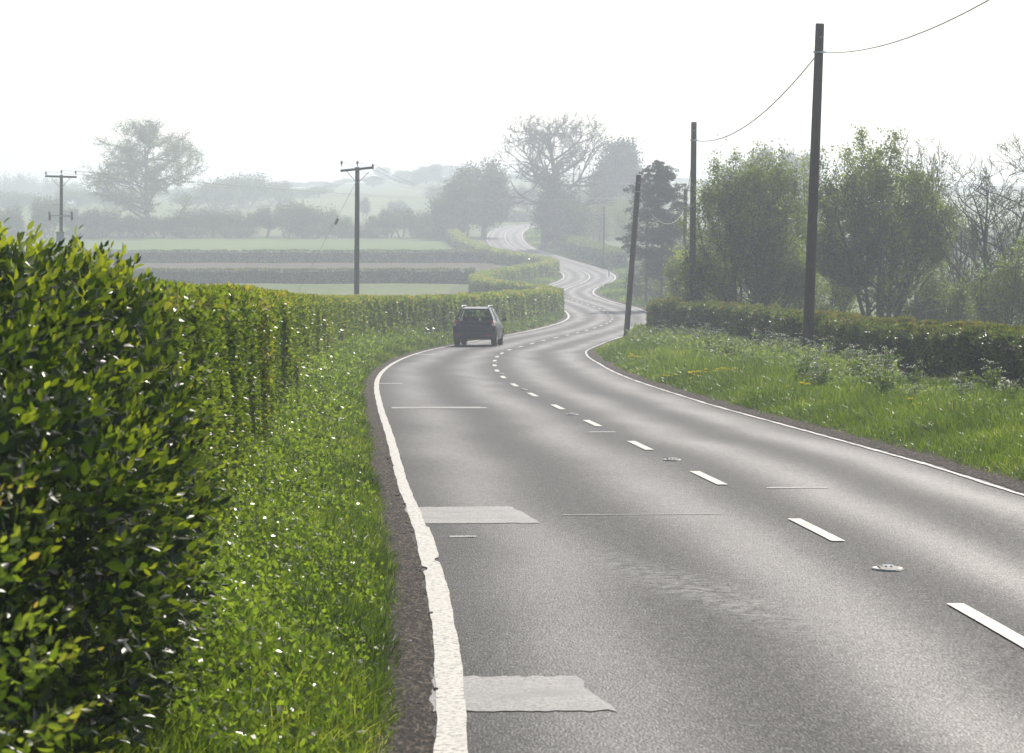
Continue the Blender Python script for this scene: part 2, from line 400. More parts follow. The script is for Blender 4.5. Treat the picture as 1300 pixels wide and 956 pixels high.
def ribbon(name, o0, o1, zoff, y0, y1, step, mat, z1=None, cols=2, parent=None, jit=0, seed=1, kind='structure', thick=0):
    ys = np.arange(y0, y1 + 1e-6, step) if step < (y1 - y0) else np.array([y0, y1])
    f0 = o0(ys) if callable(o0) else np.full(len(ys), float(o0)); f1 = o1(ys) if callable(o1) else np.full(len(ys), float(o1))
    if jit:
        r = np.random.default_rng(seed); f0 = f0 + r.normal(size=len(ys)) * jit; f1 = f1 + r.normal(size=len(ys)) * jit
    P, U = [], []
    for k in range(cols):
        t = k / (cols - 1); off = f0 + (f1 - f0) * t
        x, y = road_pt(ys, off); z = E(y) + zoff + ((z1 - zoff) * t if z1 is not None else 0)
        P.append(np.stack([x, y, z], 1)); U.append(np.stack([ARC(ys), off], 1))
    V = np.stack(P, 1).reshape(-1, 3); UV = np.stack(U, 1).reshape(-1, 2)
    i = np.arange(cols - 1)[None] + np.arange(len(ys) - 1)[:, None] * cols
    q = np.stack([i, i + 1, i + 1 + cols, i + cols], -1).reshape(-1, 4)
    o = mesh_obj(name, np_mesh(name, V, q.ravel(), np.arange(len(q)) * 4, mat, uv=UV, smooth=True), parent)
    if kind: o['kind'] = kind
    return o

ribbon('road', -HW - .34, HW + .2, 0, -50, 540, 1.0, M['asphalt'], cols=9)
def soil_in(y): return -HW - .072 - .010 * np.sin(y * 1.7) - .008 * np.sin(y * 7.7 + 1)
ribbon('roadside_soil', -HW - .72, soil_in, .05, -20, 540, .1, M['soil'], z1=.006, cols=6, jit=.006, seed=3)
def soil_out(y): return HW + .085 + .02 * np.sin(y * 2.3) + .012 * np.sin(y * 6.1 + 2) + .008 * np.sin(y * 15)
ribbon('roadside_soil', soil_out, HW + .75, .006, -20, 540, .1, M['soil'], z1=.07, cols=6, jit=.006, seed=4)

# markings
def lumpy(c, w, seed, amp=.003):
    r = np.random.default_rng(seed); ph = r.uniform(0, 6, 6)
    def f(ys, s):
        return c + s * w / 2 + amp * (np.sin(ys * 2.1 + ph[0] + s) + .7 * np.sin(ys * 5.3 + ph[1] * s) + .4 * np.sin(ys * 13 + ph[2]))
    return (lambda y: f(y, -1)), (lambda y: f(y, 1))
l0, l1 = lumpy(-HW, .128, 5)
def l0b(y): return l0(y) + .03 * (np.abs(y - 17.3) < .1)
def l1b(y): return l1(y) + np.where(y < 20.5, .0, -.025) - .03 * (np.abs(y - 17.9) < .1)
ribbon('edge_line', l0b, l1b, .008, -20, 135, .12, M['paint'], jit=.0006)
ribbon('edge_line', -HW - .07, -HW + .07, .008, 135, 505, 1.0, M['paint'])
l0, l1 = lumpy(HW, .065, 6, .007)
ribbon('edge_line', l0, l1, .009, -20, 120, .15, M['oldpaint'], jit=.002)
ribbon('edge_line', HW - .07, HW + .07, .009, 120, 505, 1.0, M['paint'])
def dashes():
    V, loops, starts, UV = [], [], [], []
    s0 = float(ARC(20.1)); k = -3
    first = True
    while True:
        c = s0 + 5.98 * k; k += 1
        y = float(YARC(c))
        if y > 246: break
        if y < -12: continue
        ys = YARC(np.linspace(c - 1.0, c + 1.0, 5)); b = len(V)
        w = .055
        for yy in ys:
            for o in (-w, w):
                x, y2 = road_pt(yy, o); V.append((float(x), float(y2), float(E(y2)) + .009))
        for i in range(4):
            starts.append(len(loops)); j = b + 2 * i; loops += [j, j + 1, j + 3, j + 2]
    props(mesh_obj('centre_line_dashes', np_mesh('centre_line_dashes', np.array(V), np.array(loops), np.array(starts), M['paint'])), kind='structure')
dashes()
ribbon('centre_line', -.06, .06, .009, 250, 505, 1.0, M['paint'])

def patch(y0, y1, o0, o1, mat, seed=0):
    """thin surface repair with an uneven outline"""
    r = np.random.default_rng(seed); nx, ny = 28, 7; V, UV = [], []
    am = min(.018, (y1 - y0) * .06); e0 = r.normal(size=nx) * am; e1 = r.normal(size=nx) * am; s0_ = r.normal(size=ny) * .006; s1_ = r.normal(size=ny) * .010
    for j in range(ny):
        for i in range(nx):
            u, v = i / (nx - 1), j / (ny - 1)
            off = o0 + s0_[j] + (o1 + s1_[j] - .12 * v * (o1 - o0 > 1) - o0 - s0_[j]) * u; y = y0 + e0[i] + (y1 + e1[i] - y0 - e0[i]) * v
            x, y2 = road_pt(y, off); V.append((float(x), float(y2), float(E(y2)) + .0045))
    q = np.array([[j * nx + i, j * nx + i + 1, (j + 1) * nx + i + 1, (j + 1) * nx + i] for j in range(ny - 1) for i in range(nx - 1)])
    props(mesh_obj('road_repair_patch', np_mesh('road_repair_patch', np.array(V), q.ravel(), np.arange(len(q)) * 4, mat, smooth=True)), kind='structure')
def offx(px, Y): return (px - 650) / F * Y - float(XC(Y))
patch(20.85, 22.55, -HW - .30, offx(686, 21.8), M['patch'], 1)
patch(11.2, 12.25, -HW - .32, offx(770, 12), M['patch'], 2)
patch(43.6, 44.25, offx(500, 44), offx(622, 44), M['patch'], 3)
patch(57.0, 57.5, -HW - .2, offx(511, 57.2), M['patch'], 4)
patch(89.5, 90.3, -HW - .1, offx(553, 90), M['patch'], 5)
patch(35.4, 35.6, offx(748, 35.5), offx(782, 35.5), M['patch'], 7)
patch(21.62, 21.67, offx(722, 21.6), offx(925, 21.6), M['patch'], 8)
patch(19.6, 19.75, offx(585, 19.7), offx(618, 19.7), M['patch'], 9)
patch(24.6, 24.75, offx(980, 24.7), offx(1070, 24.7), M['patch'], 6)

# fields
def hx(y):  # inner edge of left fields (just outside the hedge line)
    return float(np.interp(y, [100, 160, 188, 200, 215, 240, 262, 275, 300, 320, 340, 370, 410, 432], [-6.6, -2.5, -1, -2, -4, -6, -6, -5, 0, 0, -4, -7, -11, -13]))
sheet('near_pasture', lambda y: -420, hx, 120, 274, .05, M['pasture'], 60)
sheet('ploughed_field', lambda y: -420, hx, 277, 341, .05, M['plough'])
sheet('hay_meadow', lambda y: -420, hx, 344, 432, .05, M['crop'])
sheet('far_pasture', lambda y: -500, lambda y: -30, 445, 690, .06, M['pasture'], 60)
sheet('right_field', lambda y: 22, lambda y: 420, 150, 330, .05, M['pasture'], 60)
sheet('right_hill_field', lambda y: 24, lambda y: 500, 338, 800, .05, M['pasture'], 80)

# ------------------------------------------------------------------ hedges
def hedge(path, width, height, leafL, mat, label, name='hedge', cover=2.0, group=None, lump=.10, zstart=22, grow=.75, kindleaf='quad', aspect=.6, gapf=1.0, tint_top=.25, back=.35, corecol='twig', caps=True, cullright=None):
    P = np.array(path, float)
    d = np.hypot(*np.diff(P, axis=0).T); s = np.concatenate([[0], np.cumsum(d)])
    n = max(int(s[-1] / .8), 8); ss = np.linspace(0, s[-1], n)
    Xs = np.interp(ss, s, P[:, 0]); Ys = np.interp(ss, s, P[:, 1])
    k = np.ones(5) / 5
    if n > 20:
        Xs = np.convolve(np.pad(Xs, 2, mode='edge'), k, 'valid'); Ys = np.convolve(np.pad(Ys, 2, mode='edge'), k, 'valid')
    H = height if callable(height) else (lambda y: np.full(np.shape(y), float(height)))
    root = empty(name, (float(Xs[0]), float(Ys[0]), float(G(Xs[:1], Ys[:1])[0])), label, 'hedge', group)
    inv = np.array(root.location)
    # solid core, coloured near black as the shade behind leaf gaps
    tx, ty = np.gradient(Xs), np.gradient(Ys); tl = np.hypot(tx, ty); tx /= tl; ty /= tl
    nx_, ny_ = ty, -tx
    g = G(Xs, Ys); hh = H(Ys)
    w = width / 2 - .16
    prof = [(-w, -.1, 0), (-w, 0, .55), (-w * .85, 0, .93), (w * .85, 0, .93), (w, 0, .55), (w, -.1, 0)]
    V = []
    for (o, a, b) in prof: V.append(np.stack([Xs + nx_ * o, Ys + ny_ * o, g + a + (hh - .12) * b], 1))
    V = np.stack(V, 1); K = len(prof)
    V = V + (fn(V.reshape(-1, 3), 2.2, 5)[:, None] * .05).reshape(n, K, 1)
    i = np.arange(K)[None] + np.arange(n - 1)[:, None] * K
    j = (np.arange(K)[None] + 1) % K + np.arange(n - 1)[:, None] * K
    q = np.stack([i, j, j + K, i + K], -1).reshape(-1, 4)
    loops = list(q.ravel()); starts = list(np.arange(len(q)) * 4)
    starts.append(len(loops)); loops += list(range(K))[::-1]
    starts.append(len(loops)); loops += [(n - 1) * K + a for a in range(K)]
    mesh_obj('shade_core', np_mesh('shade_core', V.reshape(-1, 3) - inv, np.array(loops), np.array(starts), M[corecol]), root)
    # leaves
    ds = .5; Pp, Aa, Ll, Tt = [], [], [], []
    segc = np.arange(0, s[-1], ds)
    hy = np.interp(segc, ss, Ys); hx_ = np.interp(segc, ss, Xs)
    for c, yy, xx in zip(segc, hy, hx_):
        h = float(H(np.array([yy]))[0]); R = math.hypot(yy, xx)
        L = leafL * max(1, R / zstart) ** grow
        per = 2 * h + width
        N = int(cover * per * ds / (.5 * L * L * aspect)); 
        u = rng.uniform(0, per, N)
        # fewer leaves on the side away from the camera
        sc = c + rng.uniform(0, ds, N)
        px, py = np.interp(sc, ss, Xs), np.interp(sc, ss, Ys)
        ax, ay = np.interp(sc, ss, nx_), np.interp(sc, ss, ny_)
        rightside = u < h; top = (u >= h) & (u < h + width); left = u >= h + width
        keepp = np.ones(N)
        facing_r = (ax * -px + ay * -py) > 0
        keepp[rightside & ~facing_r] = back; keepp[left & facing_r] = back
        off = np.where(rightside, width / 2, np.where(top, width / 2 - (u - h), -width / 2))
        zz = np.where(rightside, u, np.where(top, h, per - u))
        on = np.where(rightside, 1., np.where(left, -1., 0.)); zn = np.where(top, 1., 0.)
        # round the shoulder
        sh = np.clip((zz - (h - .25)) / .25, 0, 1)
        off = np.where(~top, off - np.sign(off) * .10 * sh ** 2, off)
        Q = np.stack([sc * 2.3, sc * 0, zz * .75 + off], 1)
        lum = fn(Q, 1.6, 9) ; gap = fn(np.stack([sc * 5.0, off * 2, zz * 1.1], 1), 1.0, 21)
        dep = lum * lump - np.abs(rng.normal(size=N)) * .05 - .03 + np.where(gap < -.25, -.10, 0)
        keep = (rng.random(N) < keepp) & ~((gap < -.42 / gapf) & (rng.random(N) < .75))
        x = px + ax * (off + on * dep); y = py + ay * (off + on * dep)
        z = G(x, y) + np.maximum(zz + zn * dep * .7, .02)
        pos = np.stack([x, y, z], 1)
        outn = np.stack([ax * on, ay * on, zn], 1)
        A = outn * .6 + np.array([0, 0, .35]) + rng.normal(size=(N, 3)) * .65
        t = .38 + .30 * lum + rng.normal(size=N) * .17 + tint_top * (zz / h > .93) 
        Pp.append(pos[keep]); Aa.append(A[keep]); Ll.append((L * rng.uniform(.7, 1.3, N))[keep]); Tt.append(np.clip(t, 0, 1)[keep])
    if caps:
        for ci in (0, n - 1):
            sgn = -1 if ci == 0 else 1
            yy = Ys[ci]; h = float(hh[ci]); R = math.hypot(yy, Xs[ci]); L = leafL * max(1, R / zstart) ** grow
            N = int(cover * width * h / (.5 * L * L * aspect))
            o = rng.uniform(-width / 2, width / 2, N); z = rng.uniform(0, h, N); dp = rng.uniform(-.02, .12, N)
            x = Xs[ci] + nx_[ci] * o + sgn * tx[ci] * dp; y = Ys[ci] + ny_[ci] * o + sgn * ty[ci] * dp
            Pp.append(np.stack([x, y, G(x, y) + z], 1)); Aa.append(np.array([[sgn * tx[ci], sgn * ty[ci], .4]]) + rng.normal(size=(N, 3)) * .7)
            Ll.append(L * rng.uniform(.7, 1.3, N)); Tt.append(np.clip(.4 + rng.normal(size=N) * .2, 0, 1))
    Pp = np.concatenate(Pp) - inv; Aa = np.concatenate(Aa); Ll = np.concatenate(Ll); Tt = np.concatenate(Tt)
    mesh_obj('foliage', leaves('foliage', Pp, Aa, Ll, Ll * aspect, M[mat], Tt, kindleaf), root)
    return root

def faceoff(y): return np.interp(y, [0, 60, 80, 92, 110, 150, 160], [1.32, 1.35, 1.6, 2.0, 2.2, 2.2, 2.0])
hp = []
for y in np.arange(11.5, 160, 3.0):
    x, _ = road_pt(y, -HW); hp.append((float(x) - float(faceoff(y)) - .75, y))
hp += [(1.2, 168), (2.35, 177), (2.95, 186), (2.6, 194), (1.3, 202), (-.8, 212), (-2.4, 228), (-3.2, 245), (-2.6, 260), (-.9, 272), (1.4, 285), (3.7, 296), (4.75, 305), (4.3, 313), (2.2, 324), (-1.2, 338), (-4, 356), (-6.5, 380), (-8.5, 405), (-10, 430)]
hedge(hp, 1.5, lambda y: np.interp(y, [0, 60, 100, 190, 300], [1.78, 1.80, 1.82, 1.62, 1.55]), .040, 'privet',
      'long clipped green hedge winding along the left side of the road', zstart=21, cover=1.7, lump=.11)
def hline(x0, x1, y, dy=0, seed=0, st=6):
    xs = np.arange(x0, x1, st); return [(float(x), y + dy * math.sin(x * .02 + seed)) for x in xs] + [(x1, y)]
hedge(hline(-130, -3.6, 276, .8), 1.4, 1.5, .05, 'hedgedark', 'dark straight field hedge between near pasture and ploughed strip', zstart=22, cover=1.8, grow=.58)
hedge(hline(-150, -3.0, 342, .8, 2), 1.4, 1.55, .05, 'hedgedark', 'dark straight field hedge between ploughed strip and hay meadow', zstart=22, cover=1.8, grow=.58)
# right hedge
hedge([(7.7, 122), (6.9, 117), (6.7, 111), (7.15, 101), (7.85, 90), (8.55, 78), (9.0, 68), (9.3, 56), (9.5, 44), (9.8, 34), (10.2, 26)], 1.5, lambda y: np.interp(y, [33, 44, 56, 75, 105], [1.32, 1.32, 1.34, 1.42, 1.58]),
      .045, 'hedgedark', 'clipped dark hedge on the right verge behind the nearest telephone pole', zstart=24, cover=1.8, lump=.26, tint_top=.22, gapf=1.7, grow=.6)
hedge([(13.6, 322), (12.6, 332), (11.5, 345), (9.6, 362), (8.2, 385)], 1.6, 2.1, .06, 'hedgefar', 'hazy hedge along the right side of the road below the bare oak', zstart=24, cover=1.6, grow=.8)
hedge([(-14, 520), (-6, 516), (0, 520), (6, 530), (14, 548)], 1.8, 1.7, .06, 'hedgefar', 'pale hedge across the hilltop beyond where the road disappears', zstart=24, cover=1.6, grow=.8)

# near glossy shrub
def laurel(x0, x1, y0, y1, h, nshoot, seed, label, mat='laurel', L0=.068, name='laurel_bush'):
    r = np.random.default_rng(seed)
    cx, cy = (x0 + x1) / 2, (y0 + y1) / 2; gz = float(G(np.array([cx]), np.array([cy]))[0])
    root = empty(name, (cx, cy, gz), label, 'bush')
    # superellipsoid surface points
    d = nrm(r.normal(size=(nshoot * 2, 3))); d = d[d[:, 2] > -.75][:nshoot]
    rx, ry, rz = (x1 - x0) / 2, (y1 - y0) / 2, h * .56
    p = 2.8
    k = 1 / (np.abs(d[:, 0]) ** p + np.abs(d[:, 1]) ** p + np.abs(d[:, 2]) ** p) ** (1 / p)
    S = d * k[:, None]
    lay = r.random(len(S)) ; 
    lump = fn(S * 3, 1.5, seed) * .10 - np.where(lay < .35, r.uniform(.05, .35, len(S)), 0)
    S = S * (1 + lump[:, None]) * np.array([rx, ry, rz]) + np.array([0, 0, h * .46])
    S[:, 2] = np.maximum(S[:, 2], .05)
    gapn = fn(S, 2.3, seed + 3, 2)
    out = nrm(d * np.array([1 / rx, 1 / ry, 1 / rz]) + np.array([0, 0, .6]) + r.normal(size=d.shape) * .40)
    keep = ~((gapn < np.where(d[:, 2] < .35, .10, -.12)) & (d[:, 2] < .66) & (r.random(len(S)) < .85)); S, out, lay = S[keep], out[keep], lay[keep]
    n = len(S); per = 9
    shootL = r.uniform(.10, .20, n)
    t = np.linspace(0, 1, per)[None].repeat(n, 0)
    base = S[:, None] + out[:, None] * (t * shootL[:, None])[..., None]
    ref = nrm(np.cross(out, np.array([0.3, 0.2, 1.0]))); ref2 = np.cross(out, ref)
    ang = (np.arange(per) * 2.4)[None] + r.uniform(0, 6, (n, 1))
    rad = ref[:, None] * np.cos(ang)[..., None] + ref2[:, None] * np.sin(ang)[..., None]
    A = rad * (1.05 - .75 * t)[..., None] + out[:, None] * (.35 + .75 * t)[..., None] + r.normal(size=(n, per, 3)) * .15
    L = L0 * (1.0 - .45 * t) * r.uniform(.75, 1.25, (n, per))
    fresh = r.random(n)[:, None]
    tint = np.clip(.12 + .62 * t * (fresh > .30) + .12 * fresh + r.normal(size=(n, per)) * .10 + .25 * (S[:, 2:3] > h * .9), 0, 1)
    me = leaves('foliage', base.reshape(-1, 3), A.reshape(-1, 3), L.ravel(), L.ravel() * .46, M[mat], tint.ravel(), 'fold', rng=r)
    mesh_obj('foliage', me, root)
    # twiggy interior
    nb = 260; q = nrm(r.normal(size=(nb, 3))); q[:, 2] = np.abs(q[:, 2])
    e = q * np.array([rx, ry, rz * 1.6]) * r.uniform(.55, .85, (nb, 1)); b0 = np.zeros((nb, 3)); b0[:, :2] = e[:, :2] * .25
    mid = (b0 + e) / 2 + r.normal(size=(nb, 3)) * .08
    S2 = np.concatenate([np.concatenate([b0, mid, np.full((nb, 1), .018), np.full((nb, 1), .012)], 1), np.concatenate([mid, e, np.full((nb, 1), .012), np.full((nb, 1), .005)], 1)])
    mesh_obj('branches', segs('branches', S2, M['twig'], 5), root)
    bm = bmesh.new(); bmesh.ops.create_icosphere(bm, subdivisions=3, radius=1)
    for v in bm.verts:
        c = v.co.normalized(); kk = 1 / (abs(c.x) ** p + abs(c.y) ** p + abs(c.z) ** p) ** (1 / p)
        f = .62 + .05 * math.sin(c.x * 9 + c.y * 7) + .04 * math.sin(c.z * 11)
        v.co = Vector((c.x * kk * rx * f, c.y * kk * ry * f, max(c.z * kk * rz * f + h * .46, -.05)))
    bm_obj('shade_core', bm, M['shade'], root)  # solid filler, the bush's inner shade put into its colour
    return root
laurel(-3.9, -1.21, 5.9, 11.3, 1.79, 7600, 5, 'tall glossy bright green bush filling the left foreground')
laurel(-1.95, -1.10, 4.9, 6.3, 1.25, 480, 8, 'small reddish tipped shrub at the lower left corner of the view', mat='privet', L0=.045, name='reddish_shrub')

# ------------------------------------------------------------------ verge vegetation
def blades(name, X, Y, H, W, mat, tint, lean=.35, label=None, zadd=0.0):
    n = len(X); base = np.stack([X, Y, G(X, Y) - .01 + zadd], 1)
    a = rng.uniform(0, 2 * PI, n); B = np.stack([np.cos(a), np.sin(a), np.zeros(n)], 1)
    l = rng.uniform(0, 2 * PI, n); Ld = np.stack([np.cos(l), np.sin(l), np.zeros(n)], 1) * (rng.random(n) ** .8 * lean * 1.7)[:, None]
    H = H[:, None]; W = W[:, None]; up = np.array([0, 0, 1.])
    f = (Ld ** 2).sum(1, keepdims=True)
    def q(t, w): return base + up * H * (t - f * .55 * t * t) + Ld * H * 1.1 * t * t + B * W * w
    v = np.stack([q(0, -.5), q(0, .5), q(.4, .45), q(.4, -.45), q(.75, .3), q(.75, -.3), q(1, 0)], 1)
    o = mesh_obj(name, tmpl_mesh(name, v, [(0, 1, 2, 3), (3, 2, 4, 5), (5, 4, 6)], M[mat], {'tint': tint}))
    return props(o, label, 'grass', kind='stuff')

def strip_pts(dens, y0, y1, in_f, out_f, side, pw=1.0):
    """random points between two offsets (functions of y) with density dens(y) per m2"""
    XX, YY = [], []
    for y in np.arange(y0, y1, .5):
        a, b = float(in_f(y)), float(out_f(y))
        if b <= a: continue
        n = rng.poisson(dens(y) * .5 * (b - a)); yy = y + rng.uniform(0, .5, n); o = a + (b - a) * rng.random(n) ** pw
        x, y2 = road_pt(yy, side * (HW + o)); XX.append(x); YY.append(y2)
    return np.concatenate(XX), np.concatenate(YY)

# left verge grass
ldens = lambda y: 2600 * (14 / max(y, 9)) ** 1.35
X, Y = strip_pts(ldens, 8.5, 160, lambda y: .15, lambda y: faceoff(y) + .15, -1)
edge = np.abs(X - XC(Y)) - HW - .15 - LX(Y)
kk_ = edge > .07 + .11 * fn(np.stack([X, Y, X * 0], 1), 4.0, 77); X, Y, edge = X[kk_], Y[kk_], edge[kk_] - .05
hgt = np.interp(edge, [0, .12, .5, 1], [.05, .13, .24, .28]) * rng.uniform(.6, 1.35, len(X)) * (1 + .35 * fn(np.stack([X, Y, X * 0], 1), 2.5, 31))
t = np.clip(.46 + .3 * fn(np.stack([X, Y, X * 0], 1), 1.9, 32) + rng.normal(size=len(X)) * .24, 0, 1)
blades('verge_grass', X, Y, hgt, .0075 * np.maximum(1, Y / 16) ** .8 * rng.uniform(.7, 1.3, len(X)), 'grass', t, .55, 'lush green grass between the left hedge and the road')
# creeping grass tufts on the soil strip
X, Y = strip_pts(lambda y: 420 * (14 / max(y, 9)), 8.5, 120, lambda y: .10, lambda y: .32, -1, .5)
blades('soil_edge_grass', X, Y, rng.uniform(.02, .07, len(X)), np.full(len(X), .006) * np.maximum(1, Y / 16), 'grass', rng.uniform(.3, .8, len(X)), .8, 'thin grass creeping onto the left soil strip')

# left herbs
def herbs(name, X, Y, hmax, L, mat, label, n_per=1, lean=.5):
    H = rng.random(len(X)) ** .7 * hmax
    P = np.stack([X, Y, G(X, Y) + H], 1)
    A = rng.normal(size=(len(X), 3)) * .8 + np.array([0, 0, lean])
    t = np.clip(.25 + .5 * H / np.maximum(hmax, .01) + rng.normal(size=len(X)) * .18, 0, 1)
    return props(mesh_obj(name, leaves(name, P, A, L, L * .55, M[mat], t)), label, 'undergrowth', kind='stuff')
X, Y = strip_pts(lambda y: 2400 * (14 / max(y, 9)) ** 1.3, 9, 110, lambda y: float(faceoff(y)) - 1.0, lambda y: float(faceoff(y)) + .25, -1, .72)
ed = (np.abs(X - XC(Y)) - HW - LX(Y)) - (faceoff(Y) - 1.0)
hm = np.clip(.12 + ed * .48, .1, .62) * (1 + .4 * fn(np.stack([X, Y, X * 0], 1), 2.0, 41))
herbs('hedge_bottom_herbs', X, Y, hm, .032 * np.maximum(1, Y / 18) ** .8 * rng.uniform(.6, 1.4, len(X)), 'weed', 'leafy herbs and goosegrass climbing the foot of the left hedge')

# right verge
def rout(y): return float(np.interp(y, [14, 26, 33, 44, 52, 60, 68, 78, 90, 100, 110, 116, 130], [4.6, 4.6, 4.6, 5.0, 5.4, 5.65, 5.7, 5.35, 4.6, 3.6, 2.2, 1.8, 1.6]))
rd = lambda y: 1300 * (24 / max(y, 20)) ** 1.25
X, Y = strip_pts(rd, 15, 150, lambda y: .17, rout, 1, 1.15)
fr = X < .42 * Y / 2 + 3.5
X, Y = X[fr], Y[fr]
edge = np.abs(X - XC(Y)) - HW - .17 - RX(Y)
kk_ = edge > .10 + .14 * fn(np.stack([X, Y, X * 0], 1), 2.5, 78); X, Y, edge = X[kk_], Y[kk_], edge[kk_] - .05
hgt = np.interp(edge, [0, .25, 1.0, 4], [.05, .15, .28, .38]) * rng.uniform(.6, 1.35, len(X)) * (1 + .35 * fn(np.stack([X, Y, X * 0], 1), 1.3, 33))
t = np.clip(.60 + .30 * fn(np.stack([X, Y, X * 0], 1), 1.1, 34) + rng.normal(size=len(X)) * .13, 0, 1)
blades('verge_grass', X, Y, hgt, .009 * np.maximum(1, Y / 20) ** .8 * rng.uniform(.7, 1.3, len(X)), 'grass', t, .5, 'long sunlit grass on the wide right verge')
# further banks around the bends
for nm, y0, y1, a, b, side, lab in (('bank_grass', 120, 340, .5, 7.0, 1, 'rough grass bank right of the road at the second bend'), ('bank_grass', 160, 350, .4, 2.6, -1, 'grass strip between winding hedge and road at the far bends'), ('bank_grass', 340, 480, .5, 6, 1, 'hazy grass bank below the bare oak')):
    X, Y = strip_pts(lambda y: 60 * (120 / y) ** 1.2, y0, y1, lambda y: a, lambda y: b, side)
    blades(nm, X, Y, rng.uniform(.15, .45, len(X)), .05 * (Y / 150) ** .8, 'grass', np.clip(.5 + .3 * fn(np.stack([X, Y, X * 0], 1), .4, 35) + rng.normal(size=len(X)) * .12, 0, 1), .5, lab)

# cow parsley
def parsley_proto(seed, h=1.0):
    r = np.random.default_rng(seed); S, LP, LA, LL, FP = [], [], [], [], []
    for k in range(4):
        a = r.uniform(0, 6.28); lean = r.uniform(.02, .25); top = np.array([math.cos(a) * lean, math.sin(a) * lean, h * r.uniform(.75, 1.05)])
        S.append([0, 0, 0, *(top * .5), .008, .006]); S.append([*(top * .5), *top, .006, .004])
        for b in range(5):
            f = r.uniform(.35, .95); p = top * f; d = np.array([r.normal() * .5, r.normal() * .5, r.uniform(.4, 1)]); d /= np.linalg.norm(d)
            e = p + d * r.uniform(.12, .3) * (1.2 - f * .6); S.append([*p, *e, .004, .003])
            if f > .5 or r.random() < .4:
                for q in range(7):
                    c = e + np.append(r.normal(size=2) * .035, r.normal() * .01); FP.append(c); 
                    if q < 4: S.append([*e - d * .03, *c, .002, .0015])
        for b in range(95):
            f = r.random() ** 1.2 * .8; c = top * f + np.append(r.normal(size=2) * .16 * (1.1 - f), r.normal() * .05)
            LP.append(c); LA.append(np.append(r.normal(size=2), .35)); LL.append(r.uniform(.05, .12))
    LP = np.array(LP); LP[:, 2] = np.abs(LP[:, 2]); return S, LP, np.array(LA), np.array(LL), np.array(FP), r
def make_parsley(seed, h, label, group=None, name='cow_parsley'):
    S, LP, LA, LL, FP, r = parsley_proto(seed, h)
    n = len(FP); A = np.stack([r.normal(size=n), r.normal(size=n), np.full(n, .2)], 1)
    if group:
        ms = [segs('stem', np.array(S), M['parsley'], 4), leaves('foliage', LP, LA, LL, LL * .5, M['parsley'], r.random(len(LP))), leaves('flower_head', FP, A, .026, .024, M['whiteflower'], r.random(n))]
        bm = bmesh.new()
        for k, m_ in enumerate(ms):
            a0 = len(bm.faces); bm.from_mesh(m_); bm.faces.ensure_lookup_table()
            for f in bm.faces[a0:]: f.material_index = 1 if k == 2 else 0
        me = bpy.data.meshes.new(name); bm.to_mesh(me); bm.free(); me.materials.append(M['parsley']); me.materials.append(M['whiteflower'])
        return props(mesh_obj(name, me), label, 'wild flower', group)
    root = empty(name, (0, 0, 0), label, 'wild flower', group)
    mesh_obj('stem', segs('stem', np.array(S), M['parsley'], 4), root)
    mesh_obj('foliage', leaves('foliage', LP, LA, LL, LL * .5, M['parsley'], r.random(len(LP))), root)
    n = len(FP); A = np.stack([r.normal(size=n), r.normal(size=n), np.full(n, .2)], 1)
    mesh_obj('flower_head', leaves('flower_head', FP, A, .026, .024, M['whiteflower'], r.random(n)), root)
    return root
GP = 'cow parsley plants standing along the right verge'
LABP = 'cow parsley with small white flower heads, crowded in front of the right hedge'
protos = [make_parsley(s, h, LABP, GP) for s, h in ((1, .75), (2, .9), (3, .65), (4, .8))]
spots = []
rr = np.random.default_rng(77)
for y in np.arange(30, 118, .40):
    n = rr.poisson(1.35 if y < 75 else .9)
    for q in range(n):
        o = rout(y) - abs(rr.normal()) * (.9 if y > 85 else 1.35) - .15
        if o < 1.5: continue
        x, y2 = road_pt(y, HW + o)
        if fn(np.array([[float(x), y * .6, 0]]), .8, 8)[0] < -.35: continue
        if float(x) > .205 * y + .7: continue
        spots.append((float(x), float(y2)))
spots = spots[:290]
for i, (x, y) in enumerate(spots):
    src = protos[i % 4]
    o = src if i < 4 else copy_tree(src)
    o.location = (x, y, float(G(np.array([x]), np.array([y]))[0]) - .02); o.rotation_euler = (0, 0, rr.uniform(0, 6.28)); s = rr.uniform(.65, 1.2) * (.58 if x / y > .148 else 1.0); o.scale = (s * 1.1, s * 1.1, s)
# a few plants that stand out
for (px, Y_, h, lab) in ((1262, 40, .95, 'tallest cow parsley with bright white umbels near the right picture edge'), (1226, 41.5, .75, 'cow parsley with white umbels just left of the tallest one'), (1160, 45, .65, 'cow parsley standing against the darkest part of the right hedge'), (1285, 37.5, .65, 'cow parsley clump cut by the right picture edge')):
    o = make_parsley(int(px), h, lab); x = (px - 650) / F * Y_; o.location = (x, Y_, float(G(np.array([x]), np.array([float(Y_)]))[0]))
# underlying herb layer of the right verge
X, Y = strip_pts(lambda y: 800 * (40 / max(y, 28)) ** 1.2, 27, 125, lambda y: rout(y) * .45, rout, 1, .6)
fr = X < .21 * Y + 1; X, Y = X[fr], Y[fr]
herbs('verge_herbs', X, Y, np.where(X / Y > .148, .28, .48) * (1 + .5 * fn(np.stack([X, Y, X * 0], 1), 1.2, 51)), .05 * np.maximum(1, Y / 40) * rng.uniform(.6, 1.4, len(X)), 'parsley', 'pale green herb layer at the foot of the right hedge')

